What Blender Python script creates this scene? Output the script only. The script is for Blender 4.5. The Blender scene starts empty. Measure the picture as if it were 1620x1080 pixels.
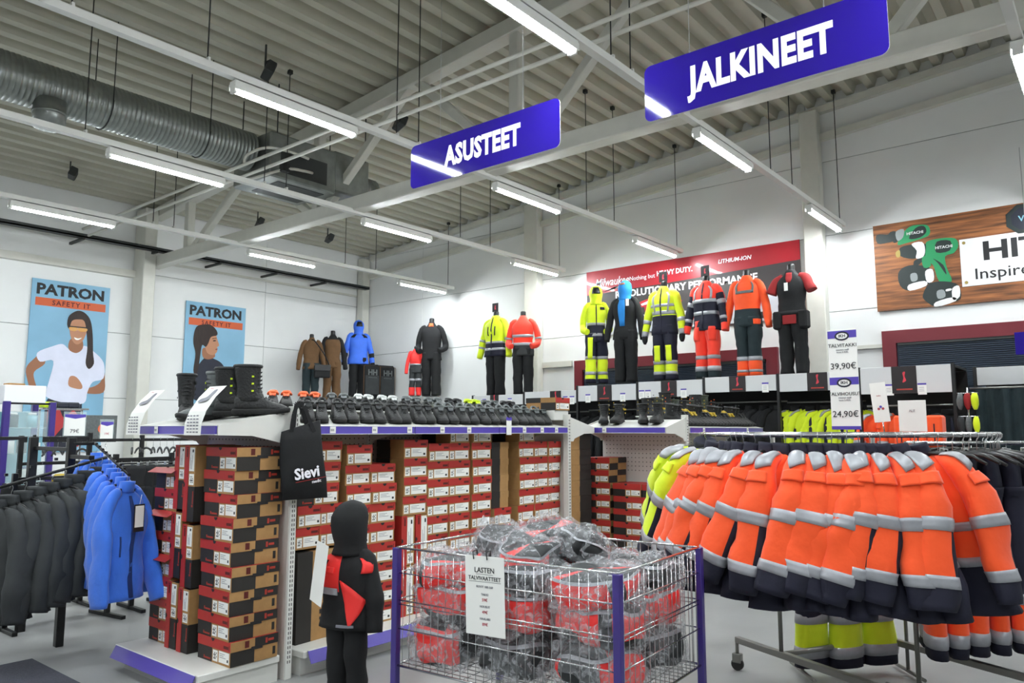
import bpy, math, random
from mathutils import Matrix, Vector, noise
R = math.radians
rnd = random.Random(7)
sc = bpy.context.scene
COL = sc.collection

# ------------------------------------------------------------ camera, world, exposure
cd = bpy.data.cameras.new('camera'); cam = bpy.data.objects.new('camera', cd); COL.objects.link(cam)
cam.location = (0, 0, 1.6); cam.rotation_euler = (R(90 + 6.68), 0, R(39.3 - 90))
cd.sensor_width = 36; cd.lens = 36 * 1200 / 1620; cd.clip_start = .05; cd.clip_end = 100
sc.camera = cam
w = bpy.data.worlds.new('store'); sc.world = w; w.use_nodes = True
w.node_tree.nodes['Background'].inputs[0].default_value = (.93, .98, 1, 1)
w.node_tree.nodes['Background'].inputs[1].default_value = .12
TUBE = 110.0
sc.view_settings.view_transform = 'Standard'; sc.view_settings.look = 'None'
sc.view_settings.exposure = 0.7; sc.view_settings.gamma = 1; sc.view_settings.use_curve_mapping = False

# ------------------------------------------------------------ materials
def lin(h):
    v = [int(h[i:i + 2], 16) / 255 for i in (0, 2, 4)]
    return tuple(c / 12.92 if c <= .04045 else ((c + .055) / 1.055) ** 2.4 for c in v) + (1,)
MT = {}
def mat(name, h, rough=.6, metal=0, var=0, vs=8, bump=0, bs=60, emit=0, coat=0, stretch=None, sheen=0):
    m = bpy.data.materials.new(name); m.use_nodes = True; nt = m.node_tree; b = nt.nodes['Principled BSDF']
    c = lin(h); b.inputs['Base Color'].default_value = c
    b.inputs['Roughness'].default_value = rough; b.inputs['Metallic'].default_value = metal
    b.inputs['Coat Weight'].default_value = coat; b.inputs['Coat Roughness'].default_value = .05
    if sheen: b.inputs['Sheen Weight'].default_value = sheen
    tc = None
    def coords():
        t = nt.nodes.new('ShaderNodeTexCoord'); mp = nt.nodes.new('ShaderNodeMapping')
        if stretch: mp.inputs['Scale'].default_value = stretch
        nt.links.new(t.outputs['Object'], mp.inputs['Vector']); return mp.outputs[0]
    if var or bump: tc = coords()
    if var:
        n = nt.nodes.new('ShaderNodeTexNoise'); n.inputs['Scale'].default_value = vs; n.inputs['Detail'].default_value = 4
        nt.links.new(tc, n.inputs['Vector'])
        r = nt.nodes.new('ShaderNodeValToRGB'); r.color_ramp.elements[0].position = .3; r.color_ramp.elements[1].position = .7
        r.color_ramp.elements[0].color = tuple(x * (1 - var) for x in c[:3]) + (1,)
        r.color_ramp.elements[1].color = tuple(min(1, x * (1 + var)) for x in c[:3]) + (1,)
        nt.links.new(n.outputs['Fac'], r.inputs[0]); nt.links.new(r.outputs[0], b.inputs['Base Color'])
    if bump:
        n2 = nt.nodes.new('ShaderNodeTexNoise'); n2.inputs['Scale'].default_value = bs; n2.inputs['Detail'].default_value = 3
        nt.links.new(tc, n2.inputs['Vector']); bp = nt.nodes.new('ShaderNodeBump')
        bp.inputs['Strength'].default_value = bump; bp.inputs['Distance'].default_value = .01
        nt.links.new(n2.outputs['Fac'], bp.inputs['Height']); nt.links.new(bp.outputs[0], b.inputs['Normal'])
    if emit:
        b.inputs['Emission Color'].default_value = c; b.inputs['Emission Strength'].default_value = emit
    MT[name] = m; return m
mat('floor', 'a3a4a3', .35, var=.06, vs=2.5, bump=.05, bs=30)
mat('mat_rug', '4a4b55', .95, var=.15, vs=60, bump=.4, bs=150)
mat('ceiling', 'bab8a8', .6, var=.03, vs=3)
mat('steel_white', 'cfcec4', .45, var=.03)
mat('track', 'd8d8d2', .4)
mat('wall', 'e6e7e5', .55, var=.02, vs=2)
mat('joint', '77797a', .8)
mat('galv', '8f938f', .38, .75, var=.12, vs=10)
mat('dark_steel', '3c3f3e', .5, .4)
mat('rod', '2c2d2c', .6, .3)
mat('tube', 'f4fbff', .3, emit=TUBE)
mat('sign_blue', '24167c', .06)
mat('sign_edge', 'e4e3f2', .4)
mat('white', 'eeeeee', .45)
mat('letter', 'f6f5fb', .5)
mat('shelf', 'dcdcd6', .35, var=.02)
mat('peg', 'cfc9c2', .5)
mat('hole', '4c4a46', .9)
mat('purple', '5748ae', .3, coat=.4)
mat('purple_dark', '3a2a7a', .35, coat=.3)
mat('kraft', 'a8804f', .8, var=.08, vs=20)
mat('box_black', '25221f', .6, var=.1)
mat('box_red', 'b02c26', .5, var=.06, vs=6)
mat('box_print', '57120e', .6)
mat('box_logo', 'a83426', .6)
mat('label', 'f1f1ec', .5)
mat('ink', '1c1c1e', .6)
mat('ink_grey', '7d7d86', .6)
mat('ink_red', 'b84a58', .6)
mat('shoe', '141516', .55, var=.3, vs=30, bump=.5, bs=80)
mat('sole', '111111', .7, var=.2, bump=.3)
mat('shoe_grey', '5b6060', .6, var=.2, vs=40)
mat('shoe_white', 'c7cac7', .6)
mat('shoe_orange', 'e8622e', .6)
mat('shoe_lime', 'c6e01c', .6)
mat('shoe_yellow', 'b69a24', .6)
mat('shoe_olive', '3c4335', .7, var=.3, vs=30)
mat('lace', '2c2e2f', .8)
mat('hv_orange', 'ff5418', .75, var=.06, vs=6, bump=.6, bs=11, sheen=.2)
mat('hv_red', 'fb3a20', .75, var=.05, vs=6, bump=.25, bs=14, sheen=.3)
mat('hv_lime', 'dcf015', .7, var=.05, vs=6, bump=.6, bs=11, sheen=.2)
mat('reflect', 'a3a5aa', .4, .25, var=.06, vs=30)
mat('navy', '15162a', .8, var=.2, vs=8, bump=.3, bs=16)
mat('black_cloth', '101113', .85, var=.3, vs=8, bump=.3, bs=16)
mat('charcoal', '2c2f30', .8, var=.15, vs=8, bump=.3, bs=16)
mat('brown_cloth', '63472a', .85, var=.12, vs=10, bump=.3, bs=16)
mat('teal_dark', '1b2a2e', .85, var=.2, vs=8, bump=.3)
mat('blue_jacket', '3b6fe0', .7, var=.1, vs=8, bump=.3, bs=14)
mat('fleece', '3a74e0', .9, var=.06, vs=10, bump=.5, bs=22, sheen=.3)
mat('fleece_dark', '20356e', .9)
mat('balaclava', '1f7fc9', .8, var=.1)
mat('red_shirt', '8f1a1c', .8, var=.1)
mat('kid_red', 'f0302c', .6, var=.05, vs=6, bump=.2, bs=14)
mat('dark_form', '0d0d0e', .4)
mat('chrome', 'c9cbcc', .22, 1)
mat('hook', 'c2c4c4', .3, .9)
mat('steel_dull', '8d8d88', .4, .7)
mat('rubber', '2b2b2b', .7)
mat('frame_red', '6a1420', .5)
mat('blind', '2e3b4c', .35)
mat('blind_slat', '4a5b70', .4)
mat('fascia', 'd2d3d3', .4)
mat('poster_sky', '7fb0cc', .45, var=.1, vs=1.2)
mat('poster_orange', 'cf5a28', .5)
mat('skin', 'b98363', .6); mat('skin_dark', '9a6749', .6); mat('hair', '2a1b16', .6, var=.3, vs=40, stretch=(1, .2, 1))
mat('tee', 'dcdff0', .6, var=.04, vs=5); mat('lips', '8d3f3d', .6); mat('lens', 'c98a1f', .3)
mat('poster_navy', '1b1f2e', .6, var=.2, vs=4); mat('poster_red', 'b33338', .6)
mat('ban_red', 'a81826', .4, var=.12, vs=1.5, coat=.3); mat('ban_dark', '3a3636', .5, var=.25, vs=1.6)
mat('ban_grey', 'c3c6cc', .5, var=.08, vs=2); mat('ban_tool', 'c22a34', .5); mat('ban_steel', '8a9096', .5)
mat('wood', '84512c', .6, var=.75, vs=2.2, stretch=(.8, 10, 1)); mat('drill_green', '1f8a55', .5); mat('drill_dark', '1c2826', .5)
mat('drill_grey', '8e9494', .5); mat('brass', 'a08c50', .4, .6); mat('plate', 'e3e1e0', .5)
mat('turq', '7fb3c0', .3); mat('pink', 'd99aa0', .7); mat('green_prod', '3f8a3a', .6)
mat('logo_black', '1b1315', .4); mat('logo_red', 'd03444', .5)
def film(name, a=.72):
    m = bpy.data.materials.new(name); m.use_nodes = True; nt = m.node_tree; b = nt.nodes['Principled BSDF']
    b.inputs['Base Color'].default_value = (.85, .87, .9, 1); b.inputs['Roughness'].default_value = .16
    b.inputs['Specular IOR Level'].default_value = 1.0
    t = nt.nodes.new('ShaderNodeTexCoord')
    n = nt.nodes.new('ShaderNodeTexNoise'); n.inputs['Scale'].default_value = 22; n.inputs['Detail'].default_value = 5; n.inputs['Distortion'].default_value = 1.5
    nt.links.new(t.outputs['Object'], n.inputs['Vector'])
    bp = nt.nodes.new('ShaderNodeBump'); bp.inputs['Strength'].default_value = 1; bp.inputs['Distance'].default_value = .035
    nt.links.new(n.outputs['Fac'], bp.inputs['Height']); nt.links.new(bp.outputs[0], b.inputs['Normal'])
    r = nt.nodes.new('ShaderNodeMapRange'); r.inputs['From Min'].default_value = .45; r.inputs['From Max'].default_value = .75
    r.inputs['To Min'].default_value = 1 - a; r.inputs['To Max'].default_value = min(1, 1 - a + .45)
    nt.links.new(n.outputs['Fac'], r.inputs['Value']); nt.links.new(r.outputs[0], b.inputs['Alpha'])
    MT[name] = m
film('plastic', .86)
def glassm():
    m = bpy.data.materials.new('glass'); m.use_nodes = True; b = m.node_tree.nodes['Principled BSDF']
    b.inputs['Base Color'].default_value = (.75, .9, .9, 1); b.inputs['Roughness'].default_value = .05; b.inputs['Alpha'].default_value = .22
    MT['glass'] = m
glassm()

# ------------------------------------------------------------ mesh kit
I4 = Matrix.Identity(4)
def T(x, y, z, rz=0, rx=0, ry=0, s=1):
    return Matrix.Translation((x, y, z)) @ Matrix.Rotation(rz, 4, 'Z') @ Matrix.Rotation(ry, 4, 'Y') @ Matrix.Rotation(rx, 4, 'X') @ Matrix.Diagonal((s, s, s, 1))
class MB:
    def __init__(s): s.v = []; s.f = []; s.m = []; s.s = []; s.mats = []; s.x = I4
    def mi(s, m):
        if m not in s.mats: s.mats.append(m)
        return s.mats.index(m)
    def vert(s, p): s.v.append(tuple(s.x @ Vector(p))); return len(s.v) - 1
    def face(s, ids, m, sm=False): s.f.append(tuple(ids)); s.m.append(s.mi(m)); s.s.append(sm)
    def box(s, x0, y0, z0, x1, y1, z1, m, front=None, side=None, top=None):
        i = [s.vert(p) for p in ((x0, y0, z0), (x1, y0, z0), (x1, y1, z0), (x0, y1, z0), (x0, y0, z1), (x1, y0, z1), (x1, y1, z1), (x0, y1, z1))]
        s.face((i[3], i[2], i[1], i[0]), m); s.face((i[4], i[5], i[6], i[7]), top or m)
        s.face((i[0], i[1], i[5], i[4]), front or m); s.face((i[2], i[3], i[7], i[6]), m)
        s.face((i[1], i[2], i[6], i[5]), side or m); s.face((i[3], i[0], i[4], i[7]), side or m)
        return s
    def cbox(s, cx, cy, cz, dx, dy, dz, m): return s.box(cx - dx / 2, cy - dy / 2, cz - dz / 2, cx + dx / 2, cy + dy / 2, cz + dz / 2, m)
    def rbox(s, x0, y0, z0, x1, y1, z1, m, b=.004):   # chamfered box
        import itertools
        hx, hy, hz = (x1 - x0) / 2, (y1 - y0) / 2, (z1 - z0) / 2; c = Vector(((x0 + x1) / 2, (y0 + y1) / 2, (z0 + z1) / 2))
        b = min(b, hx * .49, hy * .49, hz * .49)
        K = {}
        for sx, sy, sz in itertools.product((-1, 1), repeat=3):
            K[sx, sy, sz, 0] = s.vert(c + Vector((sx * hx, sy * (hy - b), sz * (hz - b))))
            K[sx, sy, sz, 1] = s.vert(c + Vector((sx * (hx - b), sy * hy, sz * (hz - b))))
            K[sx, sy, sz, 2] = s.vert(c + Vector((sx * (hx - b), sy * (hy - b), sz * hz)))
            t = (K[sx, sy, sz, 0], K[sx, sy, sz, 1], K[sx, sy, sz, 2])
            s.face(t if sx * sy * sz > 0 else t[::-1], m)
        for q in (-1, 1):
            for ax in range(3):
                o = [(-1, -1), (1, -1), (1, 1), (-1, 1)]
                ids = []
                for a_, b_ in o:
                    k = [0, 0, 0]; k[ax] = q; k[(ax + 1) % 3] = a_; k[(ax + 2) % 3] = b_
                    ids.append(K[tuple(k) + (ax,)])
                s.face(ids if q > 0 else ids[::-1], m)
        for ax in range(3):       # edges parallel to ax, between faces u and v
            u, v = (ax + 1) % 3, (ax + 2) % 3
            for a_, b_ in ((1, 1), (1, -1), (-1, 1), (-1, -1)):
                def kk(t, f):
                    k = [0, 0, 0]; k[ax] = t; k[u] = a_; k[v] = b_; return K[tuple(k) + (f,)]
                ids = [kk(-1, u), kk(1, u), kk(1, v), kk(-1, v)]
                s.face(ids if a_ * b_ < 0 else ids[::-1], m)
        return s
    def tube(s, pts, r, m, n=8, caps=True, smooth=True):
        pts = [Vector(p) for p in pts]; rings = []
        up = None
        for i, p in enumerate(pts):
            d = (pts[min(i + 1, len(pts) - 1)] - pts[max(i - 1, 0)]).normalized()
            if up is None: up = Vector((0, 0, 1)) if abs(d.z) < .9 else Vector((1, 0, 0))
            a = d.cross(up).normalized(); b = a.cross(d).normalized(); up = b
            rr = r[i] if isinstance(r, (list, tuple)) else r
            rings.append([s.vert(p + a * rr * math.cos(2 * math.pi * k / n) + b * rr * math.sin(2 * math.pi * k / n)) for k in range(n)])
        s.skin(rings, m, smooth, caps); return s
    def skin(s, rings, m, smooth=True, caps=True, mf=None):
        n = len(rings[0])
        for i in range(len(rings) - 1):
            for k in range(n):
                mm = mf(i, k) if mf else m
                s.face((rings[i][k], rings[i][(k + 1) % n], rings[i + 1][(k + 1) % n], rings[i + 1][k]), mm, smooth)
        if caps:
            s.face(rings[0][::-1], mf(0, 0) if mf else m); s.face(rings[-1], mf(len(rings) - 2, 0) if mf else m)
    def poly(s, pts, z, m, th=0):       # flat polygon in local xy at height z (print layers)
        ids = [s.vert((p[0], p[1], z)) for p in pts]
        a = sum(pts[i - 1][0] * pts[i][1] - pts[i][0] * pts[i - 1][1] for i in range(len(pts)))
        s.face(ids if a > 0 else ids[::-1], m)
        return s
    def prism(s, pts, z0, z1, m, side=None):
        a = sum(pts[i - 1][0] * pts[i][1] - pts[i][0] * pts[i - 1][1] for i in range(len(pts)))
        if a < 0: pts = pts[::-1]
        lo = [s.vert((p[0], p[1], z0)) for p in pts]; hi = [s.vert((p[0], p[1], z1)) for p in pts]; n = len(pts)
        s.face(hi, m); s.face(lo[::-1], m)
        for i in range(n): s.face((lo[i], lo[(i + 1) % n], hi[(i + 1) % n], hi[i]), side or m)
        return s
    def mesh(s, name):
        me = bpy.data.meshes.new(name); me.from_pydata(s.v, [], s.f)
        for m in s.mats: me.materials.append(MT[m])
        me.polygons.foreach_set('material_index', s.m); me.polygons.foreach_set('use_smooth', s.s)
        me.update(); return me
    def build(s, name, parent=None, M_=None): return obj(name, s.mesh(name), parent, M_)
def obj(name, me, parent=None, M_=None):
    o = bpy.data.objects.new(name, me); COL.objects.link(o)
    if parent is not None: o.parent = parent
    if M_ is not None: o.matrix_basis = M_
    return o
def tag(o, label=None, cat=None, group=None, kind=None):
    if label: o['label'] = label
    if cat: o['category'] = cat
    if group: o['group'] = group
    if kind: o['kind'] = kind
    return o
def thing(name, label, cat, M_=I4, group=None):
    o = bpy.data.objects.new(name, None); COL.objects.link(o); o.matrix_basis = M_; o.empty_display_size = .1
    return tag(o, label, cat, group)
def copy_tree(o, M_=None, label=None, group=None):
    kids = [c for c in KIDS.get(o.name, [])] or list(o.children)
    c = o.copy(); COL.objects.link(c)
    if M_ is not None: c.matrix_basis = M_
    if label: c['label'] = label
    if group: c['group'] = group
    for k in kids:
        kc = k.copy(); COL.objects.link(kc); kc.parent = c
        for g in list(k.children):
            gc = g.copy(); COL.objects.link(gc); gc.parent = kc
    return c
KIDS = {}
ORD = ['topmost', 'second', 'third', 'fourth', 'fifth', 'sixth', 'seventh', 'eighth', 'ninth', 'tenth', 'eleventh', 'twelfth', 'thirteenth', 'fourteenth', 'fifteenth', 'sixteenth', 'seventeenth', 'eighteenth', 'nineteenth', 'twentieth', 'twenty-first', 'twenty-second', 'twenty-third', 'twenty-fourth', 'twenty-fifth', 'twenty-sixth']
NTH = ['first'] + ORD[1:]
def nth(i): return NTH[i]
# planes that face the camera side: x' runs to the viewer's right, y' up, z' out of the surface
def FU(u, v, z): return Matrix(((0, 0, -1, u), (-1, 0, 0, v), (0, 1, 0, z), (0, 0, 0, 1)))
def FV(u, v, z): return Matrix(((1, 0, 0, u), (0, 0, -1, v), (0, 1, 0, z), (0, 0, 0, 1)))
TXT = {}
def text_mesh(t, size, m, bold=0, ext=.0008, align='CENTER', sx=1, shear=0, spacing=1):
    k = (t, size, m, bold, ext, align, sx, shear, spacing)
    if k in TXT: return TXT[k]
    cu = bpy.data.curves.new('lettering', 'FONT'); cu.body = t; cu.size = size; cu.offset = bold * size; cu.extrude = ext
    cu.align_x = align; cu.align_y = 'CENTER'; cu.shear = shear; cu.resolution_u = 2; cu.space_character = spacing
    o = bpy.data.objects.new('tmp', cu); COL.objects.link(o)
    dg = bpy.context.evaluated_depsgraph_get()
    me = bpy.data.meshes.new_from_object(o.evaluated_get(dg)); bpy.data.objects.remove(o)
    for v in me.vertices: v.co.x *= sx
    me.materials.clear(); me.materials.append(MT[m]); me.name = 'lettering'
    TXT[k] = me; return me
def text(t, size, m, parent, x, y, z=.002, name='lettering', **kw):
    return obj(name, text_mesh(t, size, m, **kw), parent, Matrix.Translation((x, y, z)))
def cr(pts, n=4, closed=True):      # catmull-rom through 2-D or 3-D points
    P = [Vector(p) for p in pts]; L = len(P); out = []
    for i in range(L if closed else L - 1):
        g = (lambda j: P[j % L]) if closed else (lambda j: P[min(max(j, 0), L - 1)])
        a, b, c, d = g(i - 1), g(i), g(i + 1), g(i + 2)
        for k in range(n):
            t = k / n; out.append(.5 * ((2 * b) + (c - a) * t + (2 * a - 5 * b + 4 * c - d) * t * t + (3 * b - a - 3 * c + d) * t ** 3))
    if not closed: out.append(P[-1])
    return out
class Sweep:
    """a limb or torso: keys (x,y,z,ra,rb); sections are super-ellipses, ra across, rb front-back"""
    def __init__(s, keys, ref=(1, 0, 0), n=14, seed=0, wr=.006, p=2.3, flat=False):
        s.k = keys; s.ref = Vector(ref); s.n = n; s.seed = seed; s.wr = wr; s.p = p; s.flat = flat
    def at(s, t):
        K = s.k; L = len(K) - 1; f = min(max(t, 0), 1) * L; i = min(int(f), L - 1); u = f - i
        g = lambda j: Vector(K[min(max(j, 0), L)])if False else K[min(max(j, 0), L)]
        a, b, c, d = g(i - 1), g(i), g(i + 1), g(i + 2)
        return [.5 * (2 * b[q] + (c[q] - a[q]) * u + (2 * a[q] - 5 * b[q] + 4 * c[q] - d[q]) * u * u + (3 * b[q] - a[q] - 3 * c[q] + d[q]) * u ** 3) for q in range(5)]
    def ring(s, mb, t, off):
        q = s.at(t); e = .02; a = Vector(s.at(t - e)[:3]); b = Vector(s.at(t + e)[:3]); d = (b - a)
        d = d.normalized() if d.length > 1e-6 else Vector((0, 0, -1))
        if s.flat: X = Vector((1, 0, 0)); Y = Vector((0, 1, 0))
        else:
            Y = d.cross(s.ref); Y = Y.normalized(); X = Y.cross(d).normalized()
        out = []
        for k in range(s.n):
            th = 2 * math.pi * k / s.n; c, sn = math.cos(th), math.sin(th)
            cx = math.copysign(abs(c) ** (2 / s.p), c); cy = math.copysign(abs(sn) ** (2 / s.p), sn)
            pt = Vector(q[:3]) + X * cx * (q[3]) + Y * cy * (q[4])
            o = (X * c + Y * sn)
            w_ = noise.noise(Vector((pt.x * 9 + s.seed * 7.3, pt.y * 9, pt.z * 7))) * s.wr * 2 + noise.noise(Vector((pt.x * 3, pt.y * 3 + s.seed * 3.1, pt.z * 16))) * s.wr
            out.append(mb.vert(pt + o * (off + w_)))
        return out
    def add(s, mb, m, t0=0, t1=1, off=0, steps=None, zones=None, caps=True):
        ts = set([t0, t1]); st = steps or max(2, int((t1 - t0) * 16))
        for i in range(st + 1): ts.add(t0 + (t1 - t0) * i / st)
        for z in zones or []: ts.add(z[0]) if t0 < z[0] < t1 else None
        ts = sorted(ts); ts = [t for i, t in enumerate(ts) if i == 0 or t - ts[i - 1] > 1e-4]
        rings = [s.ring(mb, t, off) for t in ts]
        def mf(i, k):
            tm = (ts[i] + ts[i + 1]) / 2; r_ = m
            for z in zones or []:
                if tm >= z[0] and (len(z) < 3 or z[2](k, s.n)): r_ = z[1]
            return r_
        # winding: make outward
        n = s.n
        f0 = len(mb.f); mb.skin(rings, m, True, caps, mf)
        a = Vector(mb.v[rings[0][0]]); b = Vector(mb.v[rings[0][n // 4]]); c = Vector(mb.v[rings[1][0]])
        ctr = sum((Vector(mb.v[i]) for i in rings[0]), Vector()) / n
        if (b - a).cross(c - a).dot(a - ctr) < 0:
            for j in range(f0, len(mb.f)): mb.f[j] = mb.f[j][::-1]
# ------------------------------------------------------------ room
def struct(o): return tag(o, kind='structure')
def roofz(v): return 6.64 - .078 * v
b = MB(); b.box(-6, -7, -.1, 11.4, 13.8, 0, 'floor'); struct(b.build('floor'))
b = MB()
prof = []
v = -7.0
while v < 13.7:
    prof += [(v, 0), (v + .10, 0), (v + .14, .11), (v + .24, .11)]; v += .28
lo = [b.vert((-6, v, roofz(v) + h)) for v, h in prof]; hi = [b.vert((11.3, v, roofz(v) + h)) for v, h in prof]
for i in range(len(prof) - 1): b.face((lo[i], hi[i], hi[i + 1], lo[i + 1]), 'ceiling')
for i in range(len(prof) - 1):
    pass
b.face([b.vert(p) for p in ((-6, -7, roofz(-7) + .16), (11.3, -7, roofz(-7) + .16), (11.3, 13.7, roofz(13.7) + .16), (-6, 13.7, roofz(13.7) + .16))], 'ceiling')
struct(b.build('ceiling'))
# walls of sandwich panels with recessed joints
def wall(name, F, xs, zs, top):
    core = MB(); core.x = F; core.box(xs[0], 0, -.12, xs[-1], zs[-1], -.02, 'joint'); w_ = struct(core.build(name))
    for i in range(len(xs) - 1):
        for j in range(len(zs) - 1):
            p = MB(); p.x = F; p.rbox(xs[i] + .004, zs[j] + .004, -.02, xs[i + 1] - .004, zs[j + 1] - .004, 0.0, 'wall', .003)
            n = 4
            for q in range(1, n):                       # shallow micro-rib lines
                zz = zs[j] + (zs[j + 1] - zs[j]) * q / n
                p.box(xs[i] + .004, zz - .0025, 0, xs[i + 1] - .004, zz + .0025, .0015, 'wall')
            p.build('wall_panel', w_)
    return w_
# right wall plane u=11.2 (x' = -v), left wall plane v=13.6 (x' = u)
wall('wall_right', FU(11.2, 0, 0), [-13.6, -11.65, -8.5, -3.5, 1.5, 7], [0, 1.1, 2.15, 3.28, 4.4, 5.5, 7.2], 7)
wall('wall_left', FV(0, 13.6, 0), [-6, -3.9, 1.1, 6.1, 8.65, 11.2], [0, 1.1, 2.15, 3.28, 4.4, 5.65], 7)
def column(u0, v0, u1, v1, z1, n):
    b = MB(); b.rbox(u0, v0, 0, u1, v1, z1, 'steel_white', .012); b.box(u0 - .03, v0 - .03, 0, u1 + .03, v1 + .03, .02, 'steel_white')
    return tag(b.build('steel_column'), n, 'column')
column(5.98, 13.2, 6.2, 13.58, roofz(13.3) - .1, 'white steel column between the two blue posters')
column(1.0, 13.2, 1.2, 13.58, roofz(13.3) - .1, 'white steel column beyond the left edge of the frame')
column(10.98, 13.36, 11.18, 13.56, roofz(13.4) - .1, 'slim white steel column in the far corner of the hall')
column(11.0, 8.4, 11.18, 8.72, roofz(8.5) - .12, 'white steel column right of the lone lime and orange jackets')
column(11.0, 3.28, 11.18, 3.54, roofz(3.4) - .12, 'white steel column right of the red and black banner')
for nm, F, x0, x1, z, h, d in (('trim_1', FV(0, 13.6, 0), -6, 5.98, 4.28, .12, .12), ('trim_2', FV(0, 13.6, 0), 6.2, 10.98, 4.62, .04, .05), ('trim_3', FU(11.2, 0, 0), -13.3, 5, 5.62, .06, .10), ('trim_4', FU(11.2, 0, 0), -8.4, -7.75, 2.74, .1, .06), ('trim_5', FU(11.2, 0, 0), -3.28, -2.6, 2.72, .05, .04)):
    b = MB(); b.x = F
    if nm == 'trim_3':
        for i in range(2):   # eaves angle follows the roof
            zz = -.06 - i * .42
            a0, a1 = x0, x1
            ids = [b.vert(p) for p in ((a0, roofz(-a0) + zz, .0), (a1, roofz(-a1) + zz, .0), (a1, roofz(-a1) + zz, .1), (a0, roofz(-a0) + zz, .1), (a0, roofz(-a0) + zz - .1, .0), (a1, roofz(-a1) + zz - .1, .0), (a1, roofz(-a1) + zz - .1, .1), (a0, roofz(-a0) + zz - .1, .1))]
            for q in ((0, 1, 2, 3), (7, 6, 5, 4), (3, 2, 6, 7), (0, 3, 7, 4), (1, 5, 6, 2), (0, 4, 5, 1)): b.face([ids[k] for k in q], 'steel_white')
    else: b.box(x0, z, 0, x1, z + h, d, 'steel_white')
    struct(b.build(nm))
# windows with dark red frames and closed blinds
def window(nm, v0, v1, z0, z1):
    b = MB(); b.x = FU(11.2, 0, 0)
    f = .17
    b.box(-v1, z1 - f, 0, -v0, z1, .07, 'frame_red'); b.box(-v1, z0, 0, -v0, z0 + f, .07, 'frame_red')
    b.box(-v1, z0 + f, 0, -v1 + f, z1 - f, .07, 'frame_red'); b.box(-v0 - f, z0 + f, 0, -v0, z1 - f, .07, 'frame_red')
    w_ = struct(b.build(nm))
    g = MB(); g.x = b.x; g.box(-v1 + f, z0 + f, .002, -v0 - f, z1 - f, .012, 'blind'); g.build('pane', w_)
    s_ = MB(); s_.x = b.x; zz = z0 + f + .01
    while zz < z1 - f - .03: s_.box(-v1 + f + .03, zz, .02, -v0 - f - .03, zz + .004, .05, 'blind_slat'); zz += .026
    tag(s_.build('blind_slats', w_), kind='stuff')
    h = MB(); h.x = b.x; h.box(-v1 + f + .02, z1 - f - .035, .014, -v0 - f - .02, z1 - f, .06, 'dark_steel'); h.build('blind_rail', w_)
window('window_1', 4.04, 7.68, 1.6, 2.83)
window('window_2', -1.6, 2.6, 1.6, 2.94)

# ------------------------------------------------------------ trusses
def truss(u, label):
    t = thing('roof_truss', label, 'roof truss', group='steel roof trusses')
    def bar(p, q, w_, name, m='steel_white'):
        P, Q = Vector(p), Vector(q); d = (Q - P); L = d.length; d.normalize()
        X = Vector((1, 0, 0)); Y = d.cross(X).normalized()
        mm = Matrix(((X.x, Y.x, d.x, P.x), (X.y, Y.y, d.y, P.y), (X.z, Y.z, d.z, P.z), (0, 0, 0, 1)))
        b = MB(); b.x = mm; b.rbox(-w_ / 2, -w_ / 2, 0, w_ / 2, w_ / 2, L, m, .01); b.build(name, t)
    bar((u, 13.5, 4.58), (u, -6, 4.58), .19, 'bottom_chord')
    bar((u, 13.5, roofz(13.5) - .12), (u, -6, roofz(-6) - .12), .19, 'top_chord')
    tp = lambda v: (u, v, roofz(v) - .14); bt = lambda v: (u, v, 4.58)
    for a, c in ((12.28, 12.28), (8.68, 8.68), (5.09, 5.09), (1.5, 1.5), (-2.1, -2.1)): bar(bt(a), tp(c), .13, 'upright')
    for c, a in ((10.4, 12.2), (10.3, 8.75), (6.8, 8.6), (6.7, 5.2), (3.2, 5.0), (3.1, 1.6), (-.4, 1.4), (-.5, -2.0)): bar(tp(c), bt(a), .11, 'diagonal')
truss(6.3, 'white steel truss crossing behind the two blue signs')
truss(1.3, 'white steel truss overhead just in front of the camera')
# ------------------------------------------------------------ tracks and fluorescent battens
ZT = 4.36
TV = [(.47, 'nearest the right edge'), (3.0, 'running behind the larger blue sign'), (5.5, 'running behind the smaller blue sign'), (7.82, 'crossing over the ventilation duct side'), (10.6, 'nearest the two blue posters'), (-2.1, 'out of frame to the right')]
def batten_meshes():
    h = MB(); h.rbox(-.63, -.045, .02, .63, .045, .075, 'track', .006); h.box(-.63, -.05, -.004, .63, -.044, .05, 'track'); h.box(-.63, .044, -.004, .63, .05, .05, 'track')
    t = MB(); t.tube([(-.60, 0, 0), (.60, 0, 0)], .028, 'tube', 12)
    c = MB(); c.rbox(-.015, -.035, -.03, .015, .035, .03, 'track')
    return h.mesh('housing'), t.mesh('fluorescent_tube'), c.mesh('end_cap')
HM, TM, CM = batten_meshes()
US = [(.63, 'behind the camera'), (3.75, 'first'), (7.03, 'second'), (10.2, 'third')]
names = {(.47, 1): 0}
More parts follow.
